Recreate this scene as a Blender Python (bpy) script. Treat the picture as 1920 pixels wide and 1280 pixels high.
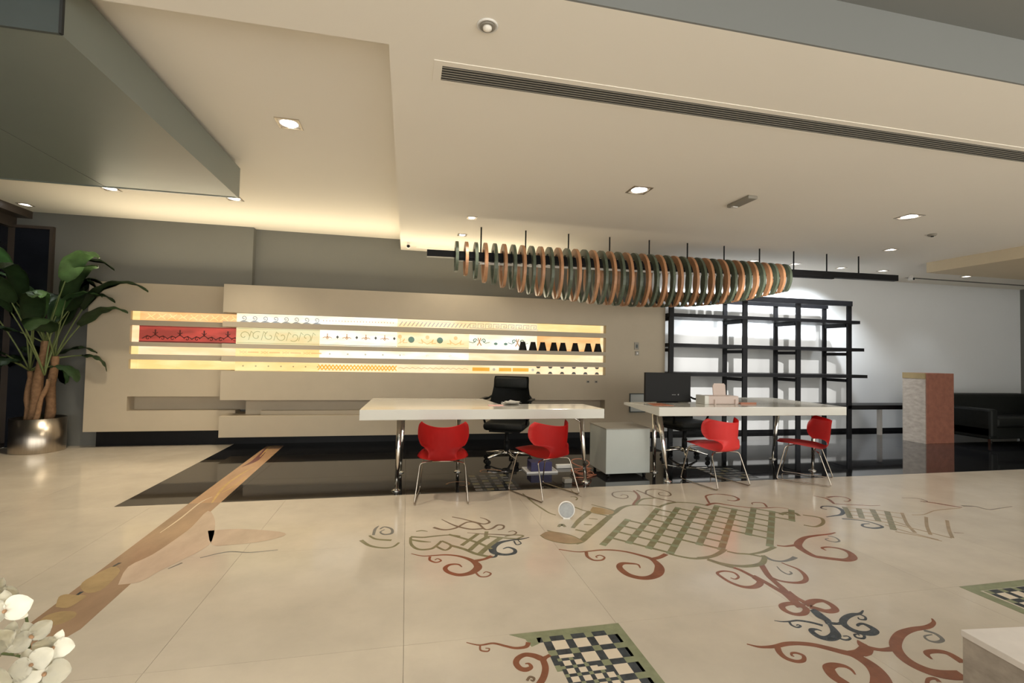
import bpy, bmesh, math, random
from mathutils import Vector, Matrix
PI = math.pi
random.seed(7)
for o in list(bpy.data.objects): bpy.data.objects.remove(o)
scn = bpy.context.scene
C = scn.collection

# ---------------------------------------------------------------- camera, world, exposure
cam = bpy.data.objects.new('camera', bpy.data.cameras.new('camera')); C.objects.link(cam)
cam.data.sensor_width = 36.0; cam.data.lens = 36.0*899.4/1920; cam.data.clip_start = 0.05
def cam_axes(pitch, roll, yaw):
    fw = Vector((math.sin(yaw)*math.cos(pitch), math.cos(yaw)*math.cos(pitch), math.sin(pitch)))
    r = Vector((math.cos(yaw), -math.sin(yaw), 0)); d = fw.cross(r)
    return math.cos(roll)*r+math.sin(roll)*d, -math.sin(roll)*r+math.cos(roll)*d, fw
_r, _d, _f = cam_axes(0.02942, -0.02006, 0.21515)
cam.matrix_world = Matrix(((_r.x, -_d.x, -_f.x, 0), (_r.y, -_d.y, -_f.y, 0), (_r.z, -_d.z, -_f.z, 1.38), (0, 0, 0, 1)))
scn.camera = cam
w = bpy.data.worlds.new('world'); scn.world = w; w.use_nodes = True
w.node_tree.nodes['Background'].inputs[0].default_value = (1.0, 0.975, 0.90, 1)
w.node_tree.nodes['Background'].inputs[1].default_value = 3.2
scn.view_settings.view_transform = 'Standard'; scn.view_settings.look = 'None'
scn.view_settings.gamma = 1; scn.view_settings.use_curve_mapping = False
scn.view_settings.exposure = 0.0
def area(name, loc, rot, sx, sy, power, col):
    l = bpy.data.lights.new(name, 'AREA'); l.shape = 'RECTANGLE'; l.size = sx; l.size_y = sy
    l.energy = power; l.color = col
    o = bpy.data.objects.new(name, l); C.objects.link(o); o.location = loc; o.rotation_euler = rot
    return o
# hidden light strip on top of the display wall, washing the ceiling
area('cove_light', (-0.9, 7.45, 2.34), (math.radians(205), 0, 0), 6.4, 0.10, 48, (1.0, 0.86, 0.60))
area('cove_light', (6.0, 7.95, 2.6), (math.radians(180), 0, 0), 3.0, 0.06, 5, (0.95, 0.97, 1.0))

# ---------------------------------------------------------------- materials
def mat(name, col, rough=0.5, metal=0.0, spec=0.5, var=0.0, scale=4.0, bump=0.0, emit=None, es=0.0, coat=0.0, rnd=0.0, stretch=None):
    m = bpy.data.materials.new(name); m.use_nodes = True; n = m.node_tree.nodes; L = m.node_tree.links
    b = n['Principled BSDF']; b.inputs['Roughness'].default_value = rough; b.inputs['Metallic'].default_value = metal
    b.inputs['Specular IOR Level'].default_value = spec; b.inputs['Coat Weight'].default_value = coat
    b.inputs['Coat Roughness'].default_value = 0.05
    b.inputs['Base Color'].default_value = (*col, 1)
    if var or bump or rnd:
        tc = n.new('ShaderNodeTexCoord'); src = tc.outputs['Object']
        geo = n.new('ShaderNodeNewGeometry'); src = geo.outputs['Position']
        if stretch:
            mp = n.new('ShaderNodeMapping'); mp.inputs['Scale'].default_value = stretch
            L.new(src, mp.inputs['Vector']); src = mp.outputs['Vector']
        nz = n.new('ShaderNodeTexNoise'); nz.inputs['Scale'].default_value = scale; nz.inputs['Detail'].default_value = 7
        nz.inputs['Roughness'].default_value = 0.62
        L.new(src, nz.inputs['Vector'])
        rp = n.new('ShaderNodeMapRange'); rp.inputs[1].default_value = 0.25; rp.inputs[2].default_value = 0.75
        rp.inputs[3].default_value = 1-var; rp.inputs[4].default_value = 1+var
        L.new(nz.outputs['Fac'], rp.inputs[0]); val = rp.outputs[0]
        if rnd:
            oi = n.new('ShaderNodeObjectInfo'); r2 = n.new('ShaderNodeMapRange'); r2.inputs[3].default_value = 1-rnd; r2.inputs[4].default_value = 1+rnd
            L.new(oi.outputs['Random'], r2.inputs[0]); mm = n.new('ShaderNodeMath'); mm.operation = 'MULTIPLY'
            L.new(val, mm.inputs[0]); L.new(r2.outputs[0], mm.inputs[1]); val = mm.outputs[0]
        vm = n.new('ShaderNodeVectorMath'); vm.operation = 'SCALE'; vm.inputs[0].default_value = col
        L.new(val, vm.inputs['Scale']); L.new(vm.outputs[0], b.inputs['Base Color'])
        if bump:
            bp = n.new('ShaderNodeBump'); bp.inputs['Strength'].default_value = bump; bp.inputs['Distance'].default_value = 0.01
            L.new(nz.outputs['Fac'], bp.inputs['Height']); L.new(bp.outputs[0], b.inputs['Normal'])
    if emit:
        b.inputs['Emission Color'].default_value = (*emit, 1); b.inputs['Emission Strength'].default_value = es
    return m
M = {}
M['marble'] = mat('beige_marble', (0.565, 0.495, 0.40), 0.13, spec=0.55, var=0.10, scale=2.6, rnd=0.02)
M['granite'] = mat('black_granite', (0.012, 0.012, 0.013), 0.04, spec=0.9, var=0.4, scale=30)
M['grout'] = mat('grout', (0.42, 0.35, 0.26), 0.6, var=0.1)
M['ceil'] = mat('ceiling_paint', (0.86, 0.81, 0.72), 0.75, var=0.015, scale=0.7)
M['ceil_grey'] = mat('ceiling_grey_with_shade', (0.20, 0.205, 0.195), 0.8, var=0.03, scale=0.7)  # grey also carries the shade on the soffit's front fascia
M['bulk'] = mat('bulkhead_ochre_paint', (0.62, 0.52, 0.36), 0.75, var=0.03)
M['wallgrey'] = mat('wall_grey_paint', (0.155, 0.155, 0.14), 0.85, var=0.03, scale=1.2)
M['wallwhite'] = mat('wall_white_paint', (0.66, 0.67, 0.67), 0.45, var=0.03, scale=1.0)
M['plaster'] = mat('display_wall_plaster', (0.45, 0.38, 0.28), 0.6, var=0.05, scale=2.0)
M['glass_dark'] = mat('night_glazing', (0.012, 0.014, 0.020), 0.10, spec=0.25, var=0.3, scale=1.5)
M['frame_dark'] = mat('dark_frame', (0.06, 0.045, 0.035), 0.4, var=0.1)
M['canopy'] = mat('grey_canopy_panel', (0.19, 0.22, 0.20), 0.30, metal=0.1, spec=0.6, var=0.05, scale=1.4)
M['canopy_dk'] = mat('canopy_edge', (0.05, 0.065, 0.065), 0.5, var=0.1)
M['gap'] = mat('shadow_gap', (0.02, 0.022, 0.022), 0.8, var=0.1)
M['chrome'] = mat('chrome', (0.78, 0.76, 0.72), 0.12, metal=1, var=0.03)
M['chromedim'] = mat('dull_chrome', (0.42, 0.37, 0.31), 0.25, metal=1, var=0.03)
M['steel'] = mat('brushed_steel', (0.50, 0.44, 0.37), 0.28, metal=1, var=0.12, scale=14, stretch=(6, 6, 0.2))
M['blackmetal'] = mat('black_metal', (0.007, 0.007, 0.008), 0.42, spec=0.18, var=0.2, scale=9)
M['leather'] = mat('black_leather', (0.010, 0.011, 0.010), 0.5, spec=0.18, var=0.25, scale=18, bump=0.12)
M['shadowfab'] = mat('charcoal_fabric', (0.045, 0.047, 0.04), 0.75, var=0.2, scale=25, bump=0.1)
M['red'] = mat('red_shell', (0.70, 0.040, 0.038), 0.42, spec=0.35, var=0.04, scale=5)
M['white'] = mat('white_lacquer', (0.56, 0.545, 0.485), 0.16, spec=0.6, var=0.015, coat=0.3)
M['whitemat'] = mat('white_paint_matt', (0.76, 0.74, 0.70), 0.5, var=0.02)
M['cab'] = mat('grey_lacquer', (0.40, 0.42, 0.39), 0.22, spec=0.5, var=0.04)
M['plug'] = mat('plastic_grey', (0.26, 0.24, 0.20), 0.5, var=0.04)
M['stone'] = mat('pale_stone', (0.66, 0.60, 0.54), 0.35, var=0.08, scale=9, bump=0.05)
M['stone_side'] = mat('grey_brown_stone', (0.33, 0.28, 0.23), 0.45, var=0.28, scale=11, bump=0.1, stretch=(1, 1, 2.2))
M['redstone'] = mat('red_brown_stone', (0.26, 0.105, 0.07), 0.4, var=0.25, scale=12)
M['ochre'] = mat('ochre_stone', (0.26, 0.19, 0.09), 0.45, var=0.15, scale=8)
M['trunk'] = mat('trunk_bark', (0.27, 0.15, 0.075), 0.85, var=0.35, scale=22, bump=0.5)
M['stem'] = mat('green_stem', (0.16, 0.20, 0.07), 0.6, var=0.2, scale=10)
M['leaf'] = mat('dark_leaf', (0.045, 0.085, 0.032), 0.42, spec=0.5, var=0.35, scale=7)
M['leaf2'] = mat('pale_leaf', (0.15, 0.28, 0.11), 0.4, spec=0.5, var=0.3, scale=7)
M['soil'] = mat('soil', (0.03, 0.022, 0.015), 0.95, var=0.4, scale=40, bump=0.6)
M['petal'] = mat('ivory_petal', (0.88, 0.84, 0.70), 0.5, var=0.08, scale=22)
M['lip'] = mat('orchid_lip', (0.45, 0.26, 0.14), 0.5, var=0.2, scale=40)
M['ringtan'] = mat('tan_ring', (0.43, 0.215, 0.105), 0.4, spec=0.5, var=0.22, scale=9)
M['ringgreen'] = mat('green_grey_ring', (0.085, 0.105, 0.070), 0.38, spec=0.5, var=0.35, scale=11)
M['blue'] = mat('blue_box_plastic', (0.035, 0.03, 0.10), 0.45, var=0.2)
M['copper'] = mat('orange_cable', (0.42, 0.16, 0.09), 0.45, var=0.1)
M['paper'] = mat('paper_white', (0.82, 0.80, 0.76), 0.6, var=0.03)
M['paperpink'] = mat('paper_pink', (0.75, 0.42, 0.38), 0.6, var=0.05)
M['printer'] = mat('printer_plastic', (0.58, 0.47, 0.42), 0.45, var=0.03)
M['discgrey'] = mat('grey_disc', (0.34, 0.35, 0.35), 0.4, var=0.15, scale=30)
M['dark'] = mat('dark_plastic', (0.008, 0.008, 0.008), 0.5, spec=0.2, var=0.1)
M['lens'] = mat('lamp_lens', (0.9, 0.9, 0.9), 0.4, emit=(1, 0.97, 0.93), es=9)
M['logo'] = mat('logo_grey', (0.22, 0.22, 0.22), 0.5, var=0.05)
INL = {
 'R': mat('red_brown_inlay', (0.225, 0.082, 0.042), 0.2, var=0.22, scale=14),
 'G': mat('olive_green_inlay', (0.205, 0.185, 0.10), 0.2, var=0.25, scale=16),
 'B': mat('blue_black_inlay', (0.040, 0.048, 0.055), 0.2, var=0.5, scale=22),
 'K': mat('slate_grey_inlay', (0.165, 0.16, 0.145), 0.2, var=0.25, scale=14),
 'N': mat('umber_inlay', (0.17, 0.115, 0.075), 0.2, var=0.2, scale=14),
 'T': mat('tan_inlay', (0.33, 0.245, 0.15), 0.2, var=0.2, scale=9),
 'O': mat('honey_inlay', (0.40, 0.28, 0.14), 0.2, var=0.2, scale=7),
 'U': mat('rust_inlay', (0.27, 0.13, 0.06), 0.2, var=0.2, scale=9),
 'P': mat('rose_marble_inlay', (0.50, 0.385, 0.295), 0.2, var=0.18, scale=5, stretch=(1, 0.35, 1)),
 'V': mat('plum_inlay', (0.20, 0.085, 0.08), 0.2, var=0.3, scale=20),
 'Y': mat('gold_inlay', (0.55, 0.36, 0.14), 0.2, var=0.2, scale=12),
 'W': mat('ivory_inlay', (0.68, 0.54, 0.38), 0.2, var=0.1),
 'L': mat('sage_inlay', (0.235, 0.25, 0.15), 0.2, var=0.2, scale=14),
 'C': mat('cream_inlay', (0.70, 0.60, 0.47), 0.14, var=0.06, scale=10)}
M['strip'] = mat('amber_marble_strip', (0.47, 0.285, 0.16), 0.16, var=0.28, scale=4, stretch=(1, 0.3, 1))
M['clayinlay'] = mat('brown_marble_strip', (0.33, 0.215, 0.135), 0.16, var=0.25, scale=4, stretch=(1, 0.4, 1))

# ---------------------------------------------------------------- helpers
def mesh_from(bm, name, m, smooth=False):
    me = bpy.data.meshes.new(name)
    bmesh.ops.recalc_face_normals(bm, faces=bm.faces)
    bm.to_mesh(me); bm.free()
    for x in (m if isinstance(m, (list, tuple)) else [m]): me.materials.append(x)
    if smooth:
        for p in me.polygons: p.use_smooth = True
    return me
def obj(name, bm, m, parent=None, smooth=False, loc=None, rot=None):
    me = bm if isinstance(bm, bpy.types.Mesh) else mesh_from(bm, name, m, smooth)
    o = bpy.data.objects.new(name, me); C.objects.link(o)
    if parent: o.parent = parent
    if loc: o.location = loc
    if rot: o.rotation_euler = rot
    return o
def tag(o, label, cat, group=None):
    o['label'] = label; o['category'] = cat
    if group: o['group'] = group
    return o
def thing(name, label, cat, loc=(0, 0, 0), rz=0, group=None):
    o = bpy.data.objects.new(name, None); C.objects.link(o); o.location = loc; o.rotation_euler = (0, 0, rz)
    o.empty_display_size = 0.1
    return tag(o, label, cat, group)
def struct(name, bm, m, parent=None):
    o = obj(name, bm, m, parent)
    if not parent: o['kind'] = 'structure'
    return o
def box(bm, x0, x1, y0, y1, z0, z1, bev=0.0, mi=0):
    r = bmesh.ops.create_cube(bm, size=1)
    vs = r['verts']
    for v in vs:
        v.co = Vector((x0+(v.co.x+.5)*(x1-x0), y0+(v.co.y+.5)*(y1-y0), z0+(v.co.z+.5)*(z1-z0)))
    fs = {f for v in vs for f in v.link_faces}
    for f in fs: f.material_index = mi
    if bev:
        es = list({e for v in vs for e in v.link_edges})
        bmesh.ops.bevel(bm, geom=es, offset=bev, segments=2, profile=0.5, affect='EDGES')
    return vs
def B(*a, **k):
    bm = bmesh.new(); box(bm, *a, **k); return bm
def boxes(lst, bev=0.0):
    bm = bmesh.new()
    for a in lst: box(bm, *a, bev=bev)
    return bm
def prism(bm, pts, z0, z1, tz=None):
    n = len(pts)
    lo = [bm.verts.new((p[0], p[1], z0 if tz is None else tz[i])) for i, p in enumerate(pts)]
    hi = [bm.verts.new((p[0], p[1], z1)) for p in pts]
    bm.faces.new(hi); bm.faces.new(lo[::-1])
    for i in range(n):
        j = (i+1) % n; bm.faces.new((lo[i], lo[j], hi[j], hi[i]))
def cyl(bm, p0, p1, r0, r1=None, n=14, caps=True):
    r1 = r0 if r1 is None else r1
    p0 = Vector(p0); p1 = Vector(p1); d = (p1-p0).normalized()
    a = d.orthogonal().normalized(); b = d.cross(a)
    A = [bm.verts.new(p0+r0*(math.cos(t)*a+math.sin(t)*b)) for t in [2*PI*i/n for i in range(n)]]
    Bv = [bm.verts.new(p1+r1*(math.cos(t)*a+math.sin(t)*b)) for t in [2*PI*i/n for i in range(n)]]
    for i in range(n):
        j = (i+1) % n; bm.faces.new((A[i], A[j], Bv[j], Bv[i]))
    if caps: bm.faces.new(A[::-1]); bm.faces.new(Bv)
def tube(bm, pts, r, n=8, closed=False):
    pts = [Vector(p) for p in pts]; N = len(pts)
    rs = r if isinstance(r, (list, tuple)) else [r]*N
    rings = []; prev = None
    for i, p in enumerate(pts):
        if closed: t = pts[(i+1) % N]-pts[i-1]
        else: t = pts[min(i+1, N-1)]-pts[max(i-1, 0)]
        t.normalize()
        a = t.orthogonal().normalized() if prev is None else (prev-prev.dot(t)*t).normalized()
        prev = a; b = t.cross(a)
        rings.append([bm.verts.new(p+rs[i]*(math.cos(2*PI*k/n)*a+math.sin(2*PI*k/n)*b)) for k in range(n)])
    m = N if closed else N-1
    for i in range(m):
        A = rings[i]; Bv = rings[(i+1) % N]
        for k in range(n):
            j = (k+1) % n; bm.faces.new((A[k], A[j], Bv[j], Bv[k]))
    if not closed: bm.faces.new(rings[0][::-1]); bm.faces.new(rings[-1])
def lathe(bm, prof, n=32, c=(0, 0, 0)):
    rings = [[bm.verts.new((c[0]+r*math.cos(2*PI*k/n), c[1]+r*math.sin(2*PI*k/n), c[2]+z)) for k in range(n)] for r, z in prof]
    for A, Bv in zip(rings, rings[1:]):
        for k in range(n):
            j = (k+1) % n; bm.faces.new((A[k], A[j], Bv[j], Bv[k]))
    bm.faces.new(rings[0][::-1]); bm.faces.new(rings[-1])
def crom(P, k=6):
    out = []
    n = len(P)
    for i in range(n-1):
        p0 = P[max(i-1, 0)]; p1 = P[i]; p2 = P[i+1]; p3 = P[min(i+2, n-1)]
        for s in range(k):
            t = s/k
            out.append([0.5*((2*b)+(-a+c)*t+(2*a-5*b+4*c-d)*t*t+(-a+3*b-3*c+d)*t**3) for a, b, c, d in zip(p0, p1, p2, p3)])
    out.append(list(P[-1]))
    return out
def fillet(pts, r, k=5):
    pts = [Vector(p) for p in pts]; out = [pts[0]]
    for a, p, b in zip(pts, pts[1:], pts[2:]):
        u = (a-p); v = (b-p); rr = min(r, u.length*.45, v.length*.45); u.normalize(); v.normalize()
        s = p+u*rr; e = p+v*rr
        for i in range(k+1):
            t = i/k; out.append((1-t)**2*s+2*t*(1-t)*p+t*t*e)
    out.append(pts[-1]); return out
def copy_tree(o, parent=None):
    c = o.copy(); C.objects.link(c); c.parent = parent
    for ch in list(o.children): copy_tree(ch, c)
    return c

# ---------------------------------------------------------------- floor
floor = struct('floor', B(-5.3, 13.4, -3.0, 8.0, -0.12, -0.012), M['grout'])
tile_mesh = {}
def tile(name, x0, x1, y0, y1, m):
    k = (name, round(x1-x0, 3), round(y1-y0, 3))
    if k not in tile_mesh:
        bm = bmesh.new(); hx, hy = (x1-x0)/2-.0008, (y1-y0)/2-.0008
        box(bm, -hx, hx, -hy, hy, -0.012, 0); tile_mesh[k] = mesh_from(bm, name, m)
    obj(name, tile_mesh[k], None, floor, loc=((x0+x1)/2, (y0+y1)/2, 0))
def grid(name, x0, x1, y0, y1, px, py, ox, oy, m):
    xs = [x0]+[ox+i*px for i in range(-30, 40) if x0+.02 < ox+i*px < x1-.02]+[x1]
    ys = [y0]+[oy+i*py for i in range(-30, 40) if y0+.02 < oy+i*py < y1-.02]+[y1]
    for a, b in zip(xs, xs[1:]):
        for c, d in zip(ys, ys[1:]): tile(name, a, b, c, d, m)
grid('marble_slab', -5.3, 13.4, -3.0, 4.84, 1.08, 1.24, 0.02, 4.84, M['marble'])
grid('marble_slab', -5.3, -2.45, 4.84, 8.0, 1.08, 1.24, 0.02, 4.84, M['marble'])
grid('granite_slab', -2.45, 13.4, 4.84, 8.0, 1.6, 0.79, 0.02, 4.84, M['granite'])

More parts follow.
